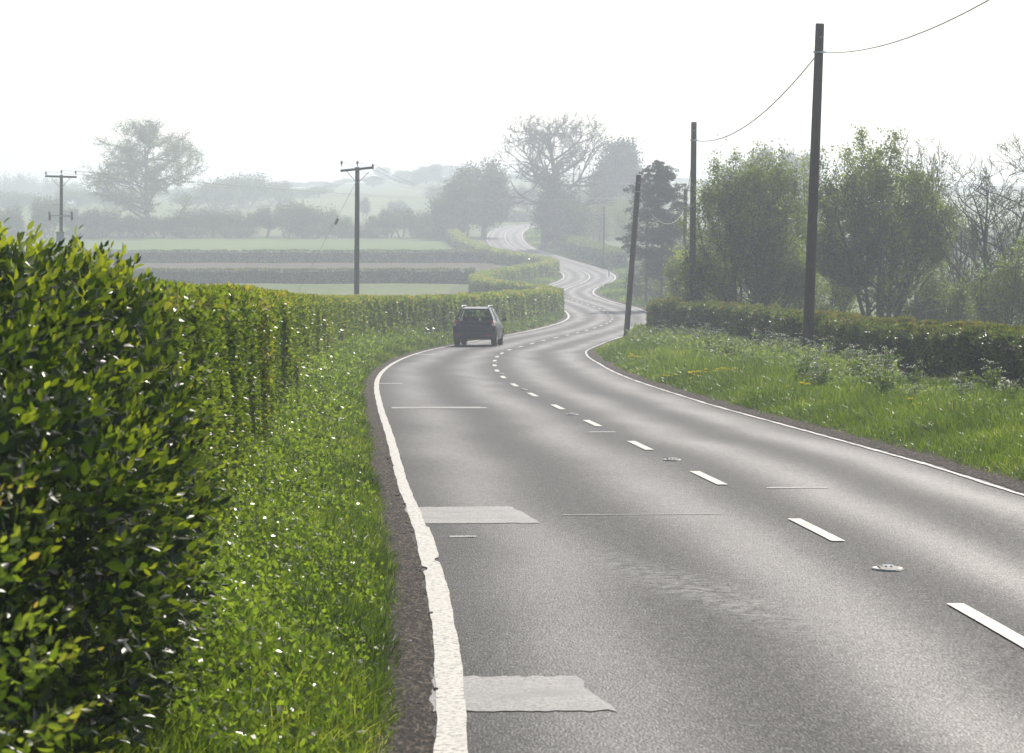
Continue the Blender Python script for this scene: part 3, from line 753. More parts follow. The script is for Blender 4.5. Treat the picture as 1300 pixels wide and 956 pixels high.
# dandelions
def dandelion_proto():
    root = empty('dandelion', (0, 0, 0), 'x', 'wild flower')
    mesh_obj('stem', tube('stem', [(0, 0, 0), (.01, .005, .13), (0, 0, .26)], .003, M['grass'], 5), root)
    k = 26; a = np.arange(k) * 2.4; A = np.stack([np.cos(a), np.sin(a), np.tile([.15, .6], k // 2)], 1)
    mesh_obj('flower_head', leaves('flower_head', np.tile([[0, 0, .26]], (k, 1)), A, .036, .018, M['yellowflower'], rng.random(k)), root)
    return root
dp = dandelion_proto(); nd = 0; rd_ = np.random.default_rng(17)
for (px, row, n, lab) in ((914, 486, 30, 'yellow dandelion in the largest patch on the right verge'), (886, 489, 6, 'yellow dandelion in the small patch left of the largest one'), (852, 487, 3, 'sparse yellow dandelion at the left end of the flower row'),
                     (1010, 510, 4, 'stray yellow dandelion in the middle of the right verge'), (1160, 535, 4, 'stray yellow dandelion close to the road edge on the right'), (805, 463, 7, 'distant yellow dandelion near the bend of the right verge')):
    Yd = 1.6 / ((row - 300) / F - .026) * 1.05
    for k in range(n):
        o = dp if nd == 0 else copy_tree(dp); nd += 1; sp_ = .24 if n > 20 else .16
        x = (px - 650) / F * Yd + rd_.normal() * sp_; y = Yd + rd_.normal() * sp_ * 1.6
        o.location = (x, y, float(G(np.array([x]), np.array([y]))[0]) + .02); o['label'] = lab; o['group'] = 'yellow dandelions on the right verge'; s_ = rd_.uniform(.8, 1.25); o.scale = (s_ * 1.2, s_ * 1.2, s_)
        o.rotation_euler = (rd_.normal() * .15, rd_.normal() * .15, rd_.uniform(0, 6))

# ------------------------------------------------------------------ trees
def grow(r, H, trunkR, levels, nchild, lens, angs, multi=1, up=.25, wig=.18, start=.3, taper=.62, nseg=5, droop=0.0):
    """returns list per level of segment rows"""
    out = [[] for _ in range(levels)]; tips = []
    def branch(p, d, L, R, lv):
        k = nseg if lv < 2 else 4; st = L / k; pts = [p]; rr_ = [R]
        for i in range(k):
            d = d + r.normal(size=3) * wig * (1.0 if lv else .35); d[2] += (up if lv else 0) * .35 - droop * (lv > 1) * .3; d /= np.linalg.norm(d)
            q = p + d * st; f = (i + 1) / k; R2 = max(R * (1 - (1 - taper * .5) * f), .003)
            out[lv].append([*p, *q, rr_[-1], R2]); p = q; pts.append(p); rr_.append(R2)
        if lv + 1 >= levels: tips.append(pts[-1]); return
        nc = nchild[lv]
        for c in range(nc):
            f = start + (1 - start) * (c + r.random()) / nc if lv == 0 else .2 + .8 * (c + r.random()) / nc
            f = min(f, .999); i = int(f * k); a = f * k - i; pp = pts[i] * (1 - a) + pts[i + 1] * a
            ang = math.radians(angs[lv] * r.uniform(.65, 1.3)); 
            ax = nrm(np.cross(d, r.normal(size=3))); dd = d * math.cos(ang) + ax * math.sin(ang)
            if lv == 0:
                az = c * 2.4 + r.uniform(-.4, .4); dd = np.array([math.cos(az) * math.sin(ang), math.sin(az) * math.sin(ang), math.cos(ang)])
            branch(pp, dd, L * lens[lv] * r.uniform(.65, 1.2) * (1 - .45 * f if lv == 0 else 1 - .3 * f), max(rr_[i] * .58, .004), lv + 1)
    for m in range(multi):
        a = m * 2.4 + r.uniform(0, .5); t_ = .0 if multi == 1 else r.uniform(.1, .42)
        branch(np.array([math.cos(a), math.sin(a), 0]) * (.0 if multi == 1 else .25), nrm(np.array([math.cos(a) * t_, math.sin(a) * t_, 1.])), H * r.uniform(.62, .75) if multi > 1 else H * .62, trunkR / math.sqrt(multi), 0)
    return out

def squash(levels, W, H, z0=.0):
    """keep a crown inside its rounded outline: limbs bend in, twigs end at an uneven edge"""
    c = np.array([0, 0, H * (.5 + z0 / 2)]); sm = np.array([W / 2, W / 2, H * (1 - z0) / 2]); rr_ = np.random.default_rng(3); res = []
    for i, l in enumerate(levels):
        if i < 2:
            for a in (0, 3):
                q = (l[:, a:a + 3] - c) / sm; r = np.linalg.norm(q, axis=1); k = np.where(r > .62, (.62 + .26 * np.tanh((r - .62) / .5)) / np.maximum(r, 1e-6), 1.0)
                low = l[:, a + 2] < H * .2
                l[:, a:a + 3] = np.where((low | (r < .62))[:, None], l[:, a:a + 3], c + q * k[:, None] * sm)
        else:
            q = (l[:, 3:6] - c) / sm; r = np.linalg.norm(q, axis=1) + .10 * fn(nrm(q) * 3.0, 2.0, 7)
            l = l[r < rr_.uniform(.86, 1.06, len(l))]
        res.append(l)
    return res
def fit(levels, W, H, D=None):
    A = np.concatenate([np.array(l) for l in levels if len(l)])
    P = A[:, 3:6]; hi = np.percentile(P[:, 2], 99.7); rx = np.percentile(np.abs(P[:, 0] - np.median(P[:, 0])), 98.5) * 2; ry = np.percentile(np.abs(P[:, 1]), 98.5) * 2
    s = np.array([W / max(rx, .1), (D or W) / max(ry, .1), H / hi]); res = []
    for l in levels:
        l = np.array(l) if len(l) else np.zeros((0, 8)); l[:, :3] *= s; l[:, 3:6] *= s; res.append(l)
    return res

def tree(name, px, Yd, top_row, wpx, label, seed, base_z=None, leaf=None, leafn=0, leafL=.1, leafat=2, spread=.25, group=None, cat='tree', bark='bark', trunkR=.2, levels=4, nchild=(9, 6, 5), lens=(.62, .5, .45), angs=(48, 42, 40), multi=1, up=.3, wig=.18, start=.3, droop=0, loc=None, H=None, W=None, clump=.0, mintwig=0.0, round_=None, over=1.35):
    r = np.random.default_rng(seed)
    if loc is None:
        x = (px - 650) / F * Yd; gz = float(G(np.array([x]), np.array([float(Yd)]))[0]) - .05
        if H is None: H = (300 - top_row) * Yd / F - gz
        if W is None: W = wpx * Yd / F
        loc = (x, Yd, gz)
    root = empty(name, loc, label, cat, group)
    g_ = grow(r, H, trunkR, levels, nchild, lens, angs, multi, up, wig, start, droop=droop)
    if round_ is None: lv = fit(g_, W * .95, H)
    else: lv = squash(fit(g_, W * min(over, 1.25), H * 1.06), W, H, round_)
    if mintwig:
        for l in lv[1:]: l[:, 6:] = np.maximum(l[:, 6:], mintwig)
    mesh_obj('trunk', segs('trunk', lv[0], M[bark], 8), root)
    mesh_obj('branches', segs('branches', np.concatenate(lv[1:]), M[bark], 4), root)
    if leaf:
        src = np.concatenate(lv[leafat:]); w_ = np.linalg.norm(src[:, 3:6] - src[:, :3], axis=1)
        if clump:
            wn = fn(src[:, 3:6], 2.2 / max(1, H / 9), seed + 1); w_ = w_ * np.clip(.35 + wn * clump, .02, 1)
        idx = r.choice(len(src), leafn, p=w_ / w_.sum()); f = r.random(leafn)[:, None]
        P = src[idx, :3] * (1 - f) + src[idx, 3:6] * f + r.normal(size=(leafn, 3)) * spread
        P[:, 2] = np.maximum(P[:, 2], .1)
        A = nrm(src[idx, 3:6] - src[idx, :3]) * .5 + r.normal(size=(leafn, 3)) * .6
        L = leafL * r.uniform(.65, 1.35, leafn)
        t = np.clip(.42 + .35 * fn(P, 2.5 / max(1, H / 8), seed + 2) + r.normal(size=leafn) * .15, 0, 1)
        mesh_obj('foliage', leaves('foliage', P, A, L, L * .65, M[leaf], t), root)
    return root

# right hand bushes and trees
tree('bush', 952, 108, 184, 195, 'broad upright green bush between the two poles, behind the right hedge', 3, leaf='bushleaf', leafn=60000, leafL=.10, leafat=1, spread=.15, multi=10, trunkR=.20, nchild=(9, 6, 4), lens=(.55, .5, .45), angs=(48, 42, 40), up=.3, start=.08, cat='bush', clump=.6, round_=-.12, mintwig=.009)
tree('tree', 1008, 118, 190, 95, 'slender yellow green tree directly left of the nearest pole', 14, leaf='yellowleaf', leafn=9000, leafL=.10, leafat=2, spread=.16, multi=4, trunkR=.14, nchild=(9, 5, 4), lens=(.5, .45, .4), angs=(42, 40, 40), up=.35, clump=.5, round_=.1)
tree('tree', 1116, 104, 158, 200, 'rounded leafy tree with several dark stems right of the nearest pole', 7, leaf='bushleaf', leafn=52000, leafL=.115, leafat=1, spread=.12, multi=8, trunkR=.26, nchild=(10, 6, 4), lens=(.6, .5, .45), angs=(52, 42, 40), up=.26, start=.12, clump=.8, round_=-.02, mintwig=.009)
tree('sapling', 1160, 116, 148, 110, 'nearly bare sapling rising behind the rounded leafy tree', 21, leaf='paleleaf', leafn=1500, leafL=.07, leafat=3, spread=.05, multi=5, trunkR=.12, nchild=(11, 6, 5), lens=(.45, .5, .45), angs=(40, 38, 38), up=.3, cat='tree', round_=.05, mintwig=.008)
tree('bare_tree', 1266, 98, 150, 190, 'bare twiggy tree with a few opening leaves at the right picture edge', 25, leaf='paleleaf', leafn=2600, leafL=.07, leafat=3, spread=.05, multi=4, trunkR=.16, nchild=(13, 7, 5), lens=(.55, .5, .5), angs=(42, 40, 40), up=.3, start=.12, round_=.05, mintwig=.008)
tree('bare_tree', 1212, 112, 228, 90, 'small bare tree between the rounded leafy tree and the twiggy edge tree', 26, leaf='paleleaf', leafn=1200, leafL=.07, leafat=3, spread=.08, multi=4, trunkR=.1, nchild=(11, 6, 4), lens=(.55, .5, .45), angs=(44, 40, 40), up=.25, start=.12, round_=.05, mintwig=.008)
low = [(1195, 100, 345, 95, 'bushleaf', 'low sunlit bush below the small bare tree'), (1275, 92, 300, 105, 'bushleaf', 'dull green bush under the twiggy tree at the right edge'), (1045, 110, 305, 110, 'bushleaf', 'low green bush at the foot of the nearest pole behind the hedge'),
       (1158, 112, 300, 120, 'yellowleaf', 'yellow green undergrowth bush below the bare sapling'), (988, 116, 280, 110, 'yellowleaf', 'yellow green bush under the slender tree'), (1240, 118, 335, 100, 'hedgedark', 'dark low bush behind the sunlit one'),
       (905, 116, 262, 85, 'yellowleaf', 'pale yellow bush just right of the second pole'), (868, 135, 310, 55, 'yellowleaf', 'thin yellow green bush left of the second pole')]
for i, (px, Yd, tr_, w, lf, lab) in enumerate(low):
    tree('bush', px, Yd, tr_, w, lab, 60 + i, leaf=lf, leafn=8000, leafL=.10, leafat=1, spread=.16, multi=7, trunkR=.1, levels=3, nchild=(8, 6), lens=(.55, .5), angs=(50, 45), up=.3, start=.1, cat='bush', clump=.4, round_=-.2)
tree('ivy_bush', 881, 109, 312, 46, 'dark ivy bush wrapped round the foot of the second pole', 81, leaf='ivy', leafn=3600, leafL=.09, leafat=0, spread=.12, multi=5, trunkR=.08, levels=3, nchild=(6, 4), lens=(.35, .4), angs=(36, 40), up=.7, start=.1, cat='bush', W=1.1)
# copse behind the far bend on the right
cop = [(822, 215, 345, 75, 'dark scrub bush right of the fourth pole'), (858, 200, 325, 70, 'dark scrub bush under the pine'), (814, 262, 332, 40, 'shaded bush beyond the second bend'), (848, 250, 300, 80, 'tall shaded bush behind the pine'), (902, 190, 320, 80, 'dark scrub behind the broad upright bush')]
for i, (px, Yd, tr_, w, lab) in enumerate(cop):
    tree('bush', px, Yd, tr_, w, lab, 90 + i, leaf='hedgedark' if i % 2 == 0 else 'bushleaf', leafn=5200, leafL=.17, leafat=1, spread=.32, multi=6, trunkR=.1, levels=3, nchild=(6, 5), lens=(.5, .45), angs=(42, 40), up=.4, start=.12, cat='bush', round_=-.2)

# pine
def pine(px, Yd, top_row, wpx, label, seed):
    r = np.random.default_rng(seed); x = (px - 650) / F * Yd; gz = float(G(np.array([x]), np.array([float(Yd)]))[0]); H = (300 - top_row) * Yd / F - gz; W = wpx * Yd / F / 2
    root = empty('pine_tree', (x, Yd, gz), label, 'tree')
    zs = np.linspace(0, H * .97, 9); T = np.stack([.25 * np.sin(zs * .5), .2 * np.cos(zs * .4) - .2, zs], 1)
    mesh_obj('trunk', tube('trunk', T, np.interp(zs, [0, H], [.2, .05]), M['bark'], 8), root)
    S, LP, LA = [], [], []
    for i in range(80):
        f = r.uniform(.22, .97); z = H * f; a = i * 2.4 + r.uniform(-.5, .5)
        R = W * np.interp(f, [.22, .4, .7, .85, 1.0], [.6, 1.0, .95, .62, .08]) * r.uniform(.3, 1.15)
        p0 = np.array([.25 * math.sin(z * .5), .2 * math.cos(z * .4) - .2, z]); e = p0 + np.array([math.cos(a) * R, math.sin(a) * R, R * r.uniform(-.05, .35)])
        m = (p0 + e) / 2 + np.array([0, 0, -.1 * R]); S += [[*p0, *m, .06, .045], [*m, *e, .045, .02]]
        for k in range(9):
            c = p0 + (e - p0) * r.uniform(.45, 1.05) + r.normal(size=3) * .30 * np.array([1, 1, .8]); rad = r.uniform(.13, .36) * np.interp(f, [.3, .8, 1], [1.1, .9, .5])
            S.append([*((p0 + e) / 2), *c, .02, .01])
            n = 75; q = nrm(r.normal(size=(n, 3))) * (r.random((n, 1)) ** .4) * rad * np.array([1.25, 1.25, .7]); LP.append(c + q); LA.append(q + np.array([0, 0, .1]))
    LP = np.concatenate(LP); LA = np.concatenate(LA)
    mesh_obj('branches', segs('branches', np.array(S), M['bark'], 5), root)
    mesh_obj('foliage', leaves('foliage', LP, LA, .17 * r.uniform(.7, 1.3, len(LP)), .055, M['pineleaf'], np.clip(.4 + .4 * fn(LP, 2, 3) + r.normal(size=len(LP)) * .15, 0, 1)), root)
pine(838, 196, 208, 92, 'dark irregular pine standing behind the leaning pole', 4)

# big bare oak, companions
tree('bare_oak', 706, 398, 134, 168, 'huge bare spreading oak with ivy on its trunk beside the road on the hill', 37, trunkR=.62, levels=5, nchild=(20, 9, 7, 5), lens=(.8, .6, .5, .5), angs=(58, 50, 45, 42), up=.18, wig=.17, start=.25, mintwig=.03, round_=.05, over=1.5)
tree('ivy_clad_tree', 712, 396, 236, 34, 'thick column of dark ivy covering the oak trunk', 34, leaf='ivy', leafn=9000, leafL=.30, leafat=0, spread=.7, multi=3, trunkR=.4, levels=3, nchild=(6, 4), lens=(.3, .4), angs=(30, 35), up=.8)
tree('ivy_clad_tree', 690, 392, 205, 50, 'narrow ivy covered tree just left of the bare oak', 35, leaf='ivy', leafn=8000, leafL=.28, leafat=1, spread=.6, multi=1, trunkR=.5, levels=4, nchild=(12, 5, 3), lens=(.28, .5, .4), angs=(50, 40, 40), up=.5, start=.05, clump=.5)
tree('ivy_clad_tree', 732, 380, 262, 30, 'short ivy covered stump tree right of the bare oak', 36, leaf='treeleaf', leafn=5000, leafL=.28, leafat=1, spread=.5, multi=3, trunkR=.25, levels=3, nchild=(7, 4), lens=(.35, .5), angs=(40, 40), up=.5, start=.1)
tree('conifer', 787, 455, 181, 76, 'dense dark conical evergreen on the hill right of the bare oak', 40, leaf='pineleaf', leafn=26000, leafL=.45, leafat=1, spread=.7, multi=1, trunkR=.5, levels=4, nchild=(30, 7, 3), lens=(.6, .5, .4), angs=(60, 45, 40), up=.2, start=.03, round_=-.15, over=1.5)
tree('tree', 614, 440, 203, 74, 'dense dome shaped tree left of the hilltop road', 41, leaf='treeleaf', leafn=24000, leafL=.36, leafat=1, spread=.7, trunkR=.5, nchild=(18, 7, 4), lens=(.75, .5, .45), angs=(60, 45, 42), up=.2, start=.1, round_=0, over=1.5)
tree('tree', 585, 432, 226, 50, 'smaller dark tree leaning against the dome shaped tree', 42, leaf='treeleaf', leafn=12000, leafL=.34, leafat=1, spread=.6, trunkR=.35, nchild=(14, 6, 4), lens=(.7, .5, .45), angs=(58, 45, 42), up=.2, start=.1, round_=0, over=1.4, clump=.4)
tree('tree', 563, 428, 249, 34, 'low round tree at the left foot of the dome shaped tree', 43, leaf='treeleaf', leafn=8000, leafL=.32, leafat=1, spread=.5, trunkR=.3, nchild=(12, 5, 4), lens=(.7, .5, .45), angs=(58, 45, 42), up=.2, start=.1, round_=0, over=1.4)
tree('tree', 189, 446, 152, 172, 'large solitary half leafed tree standing above the left hedgerow', 45, leaf='paleleaf', leafn=24000, leafL=.24, leafat=3, spread=.35, trunkR=.5, levels=5, nchild=(20, 9, 6, 4), lens=(.8, .6, .5, .45), angs=(58, 48, 44, 42), up=.2, wig=.2, start=.08, mintwig=.04, round_=-.12, over=1.45)

# prototypes for hazy distance
P1 = tree('bush', 0, 0, 0, 0, 'x', 50, loc=(0, 0, 0), H=6.0, W=6.5, round_=-.1, leaf='treeleaf', leafn=7000, leafL=.24, leafat=1, spread=.42, multi=4, trunkR=.25, levels=3, nchild=(8, 6), lens=(.5, .5), angs=(45, 42), up=.35, start=.1, cat='tree')
P2 = tree('bush', 0, 0, 0, 0, 'x', 52, loc=(0, 0, 0), H=6.0, W=5.0, round_=-.05, leaf='treeleaf', leafn=5000, leafL=.24, leafat=2, spread=.35, multi=2, trunkR=.25, levels=4, nchild=(9, 5, 4), lens=(.55, .5, .45), angs=(42, 40, 40), up=.35, start=.15, cat='tree', mintwig=.02)
P3 = tree('bush', 0, 0, 0, 0, 'x', 53, loc=(0, 0, 0), H=12.0, W=5.0, round_=-.05, leaf='treeleaf', leafn=6000, leafL=.42, leafat=1, spread=.5, multi=1, trunkR=.3, levels=4, nchild=(18, 5, 3), lens=(.32, .5, .4), angs=(34, 36, 38), up=.6, start=.08, cat='tree', mintwig=.03)
used = set()
def place(proto, name, px, Yd, H, W, label, group, cat, rz):
    o = proto if proto.name not in used else copy_tree(proto)
    used.add(proto.name) if o is proto else None
    key = proto.get('baseH')
    x = (px - 650) / F * Yd
    o.location = (x, Yd, float(G(np.array([x]), np.array([float(Yd)]))[0]) - .1)
    h0, w0 = {id(P1): (6, 6.5), id(P2): (6, 5), id(P3): (12, 5)}[id(proto)]
    o.scale = (W / w0, W / w0, H / h0); o.rotation_euler = (0, 0, rz); o.name = name
    o['label'] = label; o['group'] = group; o['category'] = cat
protonames = {}
r5 = np.random.default_rng(5)
def kinds(): return [P1, P1, P2]
gh = 'hazy trees of the left hedgerow behind the hay meadow'
px = -12
while px < 560:
    w = r5.uniform(22, 42); Hrow = np.interp(px, [0, 60, 130, 200, 280, 360, 420, 455, 490, 520, 560], [44, 52, 34, 34, 36, 46, 44, 16, 32, 42, 36]) * r5.uniform(.82, 1.15)
    pr = kinds()[r5.integers(3)]
    place(pr, 'hedgerow_tree', px, 437 + r5.uniform(-3, 3), Hrow * 437 / F, w * 1.25 * 437 / F, 'small hazy tree in the dense hedgerow row behind the hay meadow', gh, 'tree', r5.uniform(0, 6)); px += w * .68
for px, h in ((480, 10), (570, 12), (545, 9), (440, 10), (395, 12), (300, 10), (110, 9), (240, 11), (10, 10)):
    place(P1, 'hedgerow_bush', px, 433, h * 433 / F * 1.6, 44 * 433 / F * 1.4, 'low hazy bush filling the bottom of the hedgerow behind the hay meadow', 'low bushes of the left hedgerow', 'bush', r5.uniform(0, 6))
# belt 2
g2 = 'pale distant trees between hedgerow and skyline'
for (px, Yd, top, w) in ((20, 640, 240, 60), (60, 620, 248, 50), (95, 660, 238, 55), (275, 620, 222, 60), (310, 640, 216, 62), (350, 650, 228, 50), (240, 630, 244, 50), (140, 640, 240, 50), (405, 700, 242, 40), (505, 600, 252, 24), (385, 690, 240, 34), (462, 560, 250, 16),
                         (645, 620, 236, 40), (672, 600, 228, 36), (740, 560, 230, 40), (755, 520, 244, 36), (830, 560, 225, 50), (560, 660, 232, 40)):
    x = (px - 650) / F * Yd; gz = float(G(np.array([x]), np.array([float(Yd)]))[0]); H = (300 - top) * Yd / F - gz
    place(kinds()[r5.integers(3)], 'distant_tree', px, Yd, max(H, 3), w * Yd / F * 1.15, 'pale hazy distant tree between the hedgerow and the skyline', g2, 'tree', r5.uniform(0, 6))
# skyline wood
g3 = 'very faint wooded skyline trees'
for px in np.arange(-20, 1320, 17):
    Yd = r5.uniform(820, 1080)
    top = np.interp(px, [0, 40, 90, 120, 260, 330, 380, 440, 480, 540, 600, 640, 700, 860, 930, 1040, 1100, 1300], [214, 220, 232, 240, 232, 228, 236, 240, 214, 206, 212, 228, 236, 240, 246, 246, 256, 258]) + r5.uniform(-4, 5)
    x = (px - 650) / F * Yd; gz = float(G(np.array([x]), np.array([float(Yd)]))[0]); H = (300 - top) * Yd / F - gz
    if H < 2.5: H = 2.5
    place(P3 if (440 < px < 640) else kinds()[r5.integers(3)], 'skyline_tree', px, Yd, H, r5.uniform(24, 34) * Yd / F, 'faint tree lost in haze on the wooded skyline', g3, 'tree', r5.uniform(0, 6))
# conifer tops behind right bushes
for (px, top) in ((945, 192), (962, 180), (980, 174), (998, 178), (1015, 188), (1032, 180), (925, 200)):
    Yd = 470; x = (px - 650) / F * Yd; gz = float(G(np.array([x]), np.array([float(Yd)]))[0]); H = (300 - top) * Yd / F - gz
    place(P3, 'distant_conifer', px, Yd + (px % 7), H, 30 * Yd / F, 'hazy tall tree top showing above the broad upright bush', 'hazy tall trees behind the right bushes', 'tree', r5.uniform(0, 6))
# mid right hedge line and trees in haze (behind bushes)
for i, px in enumerate(np.arange(862, 1320, 24)):
    Yd = 330 + r5.uniform(-6, 6)
    place(kinds()[r5.integers(3)], 'field_edge_tree', px, Yd, np.interp(px, [740, 860, 1180, 1300], [34, 50, 52, 48]) * r5.uniform(.85, 1.1) * Yd / F, 42 * Yd / F, 'shaded hazy tree along the far edge of the right field', 'trees along the far edge of the right field', 'tree', r5.uniform(0, 6))
# scattered yellow-green scrub right of the oak
for i, (px, Yd, top, w) in enumerate(((760, 400, 255, 42), (800, 380, 262, 44), (745, 420, 262, 30), (825, 400, 268, 40), (780, 430, 250, 40))):
    tree('bush', px, Yd, top, w, ['yellow green hazy bush beside the bare oak', 'yellow green hazy bush in front of the evergreen', 'small yellow green bush close to the oak trunk', 'yellow green hazy bush left of the pine', 'tall yellow green bush behind its neighbours'][i], 120 + i,
         leaf='paleleaf', leafn=4000, leafL=.26, leafat=1, spread=.5, multi=4, trunkR=.2, levels=3, nchild=(7, 5), lens=(.5, .5), angs=(42, 42), up=.35, start=.1, cat='bush')

# ------------------------------------------------------------------ poles
def gz_(x, y): return float(G(np.array([float(x)]), np.array([float(y)]))[0])
def pole(px_b, Yd, top_row, px_t, r0, r1, label, mat='wood', bracket=True, plate=False):
    x = (px_b - 650) / F * Yd; z = gz_(x, Yd); H = (300 - top_row) * Yd / F - z; dx = (px_t - px_b) * Yd / F
    root = empty('telephone_pole', (x, Yd, z), label, 'pole')
    t = np.linspace(0, 1, 12); P = np.stack([dx * t, 0 * t, -.1 + (H + .1) * t], 1)
    mesh_obj('shaft', tube('shaft', P, r0 + (r1 - r0) * t, M[mat], 16), root)
    if bracket:
        f = 1 - .75 / H
        bm = bmesh.new(); box(bm, dx * f - r1 - .05, dx * f + r1 + .05, -r1 - .035, -r1 - .004, H * f - .03, H * f + .02)
        bm_obj('wire_bracket', bm, M['steel'], root, bevel=.006)
        bm = bmesh.new()
        bmesh.ops.create_cone(bm, cap_ends=True, segments=12, radius1=.03, radius2=.025, depth=.03, matrix=Matrix.Translation((dx, -r1 - .012, H - .36)) @ Matrix.Rotation(PI / 2, 4, 'X'))
        bm_obj('bolt', bm, M['steel'], root)
    return Vector((x + dx * (1 - .75 / H), Yd, z + H * (1 - .75 / H))), root
tA, _ = pole(1024, 68, 30, 1041, .145, .115, 'nearest thick brown telephone pole rising from the right verge')
tB, rB = pole(878, 108, 155, 881, .14, .115, 'second brown telephone pole with ivy at its foot behind the right hedge')
tC, _ = pole(869, 160, 240, 870, .13, .105, 'pole top showing between the pine and the second pole')
tD, _ = pole(820, 208, 277, 822, .13, .105, 'fourth pole standing on the bank beyond the second bend')
tE, _ = pole(766, 325, 262, 767, .12, .10, 'thin hazy pole near the roadside hedge below the evergreen')
tL, _ = pole(794.5, 117, 222, 811, .13, .115, 'leaning brown pole at the inside corner of the bend')

def wire(a, b, sag, r, label, mat='cable', n=24):
    a, b = np.array(a), np.array(b); t = np.linspace(0, 1, n)[:, None]
    P = a * (1 - t) + b * t; P[:, 2] -= (4 * sag * t * (1 - t))[:, 0]
    o = mesh_obj('overhead_wire', tube('overhead_wire', P, r, M[mat], 6)); return props(o, label, 'wire')
# off-frame pole to which the nearest span runs
wire(tA, (8.4, 20, 5.75 + 2.9 - 3.2 + .3), 1.2, .014, 'thick telephone wire running from the nearest pole out of the top right', 'cablepale')
wire(tA, tB, .75, .018, 'telephone wire between the nearest pole and the second pole', 'cablepale')
wire(tB, tC, .5, .016, 'telephone wire between the second pole and the pole top behind it', 'cablepale')
wire(tC, tD, .6, .012, 'telephone wire dropping to the fourth pole through the pine', 'cable')
wire(tD, tE, 1.0, .014, 'telephone wire from the fourth pole to the thin hazy pole', 'cable')
wire(tL, (tC[0] - .1, tC[1] - .3, tC[2] - .6), 1.1, .012, 'bright sagging wire from the top of the leaning pole', 'cablepale')

def power_pole(px, Yd, top_row, halfarm, label, tilt=0.0, r0=.14, extras=False):
    x = (px - 650) / F * Yd; z = gz_(x, Yd); H = (300 - top_row) * Yd / F - z
    root = empty('power_pole', (x, Yd, z), label, 'pole')
    t = np.linspace(0, 1, 8); mesh_obj('shaft', tube('shaft', np.stack([.05 * t, 0 * t, -.1 + (H + .1) * t], 1), r0 - .035 * t, M['wood_grey'], 12), root)
    ca, sa = math.cos(tilt), math.sin(tilt)
    def arm(w, zz, th, nm, m):
        bm = bmesh.new(); box(bm, -w, w, -.14 - th, -.14, -th / 2, th / 2); bmesh.ops.rotate(bm, verts=bm.verts, matrix=Matrix.Rotation(-tilt, 3, 'Y'))
        bmesh.ops.translate(bm, verts=bm.verts, vec=(.05, 0, zz)); return bm_obj(nm, bm, m, root, bevel=.01)
    arm(halfarm, H - .12, .13, 'crossarm', M['wood_grey'])
    tips = []
    for s in (-1, 0, 1):
        bx = s * (halfarm - .06) + .05; bz = H - .06 - s * (halfarm - .06) * sa + (.08 if s == 0 else 0)
        P = [(bx, -.2 if s else 0, bz), (bx, -.2 if s else 0, bz + .12), (bx, -.2 if s else 0, bz + .14), (bx, -.2 if s else 0, bz + .2), (bx, -.2 if s else 0, bz + .22), (bx, -.2 if s else 0, bz + .3)]
        mesh_obj('insulator', tube('insulator', P, np.array([.02, .02, .075, .05, .065, .03]), M['ceramic'], 10), root)
        tips.append(Vector((x + bx, Yd - (.2 if s else 0), z + bz + .29)))
    for s in (-1, 1):
        mesh_obj('brace', tube('brace', [(.05 + s * .02, -.16, H - .85), (.05 + s * .62, -.16, H - .2 - s * .62 * sa)], .022, M['steel'], 6), root)
    if extras:
        arm(.72, H - 2.65, .07, 'lower_bar', M['steel'])
        for s in (-1, 1):
            mesh_obj('fuse', tube('fuse', [(.05 + s * .72, -.25, H - 2.95), (.05 + s * .72, -.25, H - 2.9), (.05 + s * .72, -.25, H - 2.4), (.05 + s * .72, -.25, H - 2.35)], np.array([.04, .075, .075, .04]), M['ceramic'], 10), root)
        bm = bmesh.new(); box(bm, -.22, .30, -.42, -.13, H - 4.35, H - 3.75); box(bm, -.26, .34, -.46, -.10, H - 3.75, H - 3.66)
        bm_obj('switch_box', bm, M['steel'], root, bevel=.02)
    return tips, Vector((x, Yd, z + H))
t1, h1 = power_pole(77, 168, 222, 1.02, 'left wooden power pole with crossarm, fuse bar and switch box', tilt=-.03, extras=True)
t2, h2 = power_pole(452.5, 137, 212, .88, 'tall wooden power pole with slightly tilted crossarm beside the left hedge', tilt=.10, r0=.15)
t3, h3 = power_pole(593.5, 420, 222, 1.6, 'faint distant power pole in front of the dome shaped tree', r0=.15)
for k, w in enumerate(('left', 'middle', 'right')):
    wire(t2[k], t3[k], 2.0, .008, f'{w} power wire from the tilted crossarm pole to the faint distant pole')
    wire(t1[k], (t1[k][0] + 62, 440, t1[k][2] + 4.0), 2.0, .008, f'{w} power wire running from the fuse bar pole towards the hay meadow trees')
    wire(t3[k], (t3[k][0] + 62, 470, t3[k][2] + .5), 1.5, .012, f'{w} faint power wire running from the distant pole towards the bare oak')
st = wire((h2[0], h2[1], h2[2] - .75), (h2[0] - 4.2, h2[1] + 1.0, gz_(h2[0] - 4.2, h2[1] + 1)), 0, .008, 'slanting stay wire of the tilted crossarm pole')
ins = mesh_obj('stay_insulator', tube('stay_insulator', [(h2[0] - .98, h2[1] + .235, h2[2] - 2.70), (h2[0] - 1.0, h2[1] + .24, h2[2] - 2.76), (h2[0] - 1.12, h2[1] + .266, h2[2] - 2.98), (h2[0] - 1.14, h2[1] + .27, h2[2] - 3.04)], np.array([.02, .07, .07, .02]), M['ceramic'], 8), st)

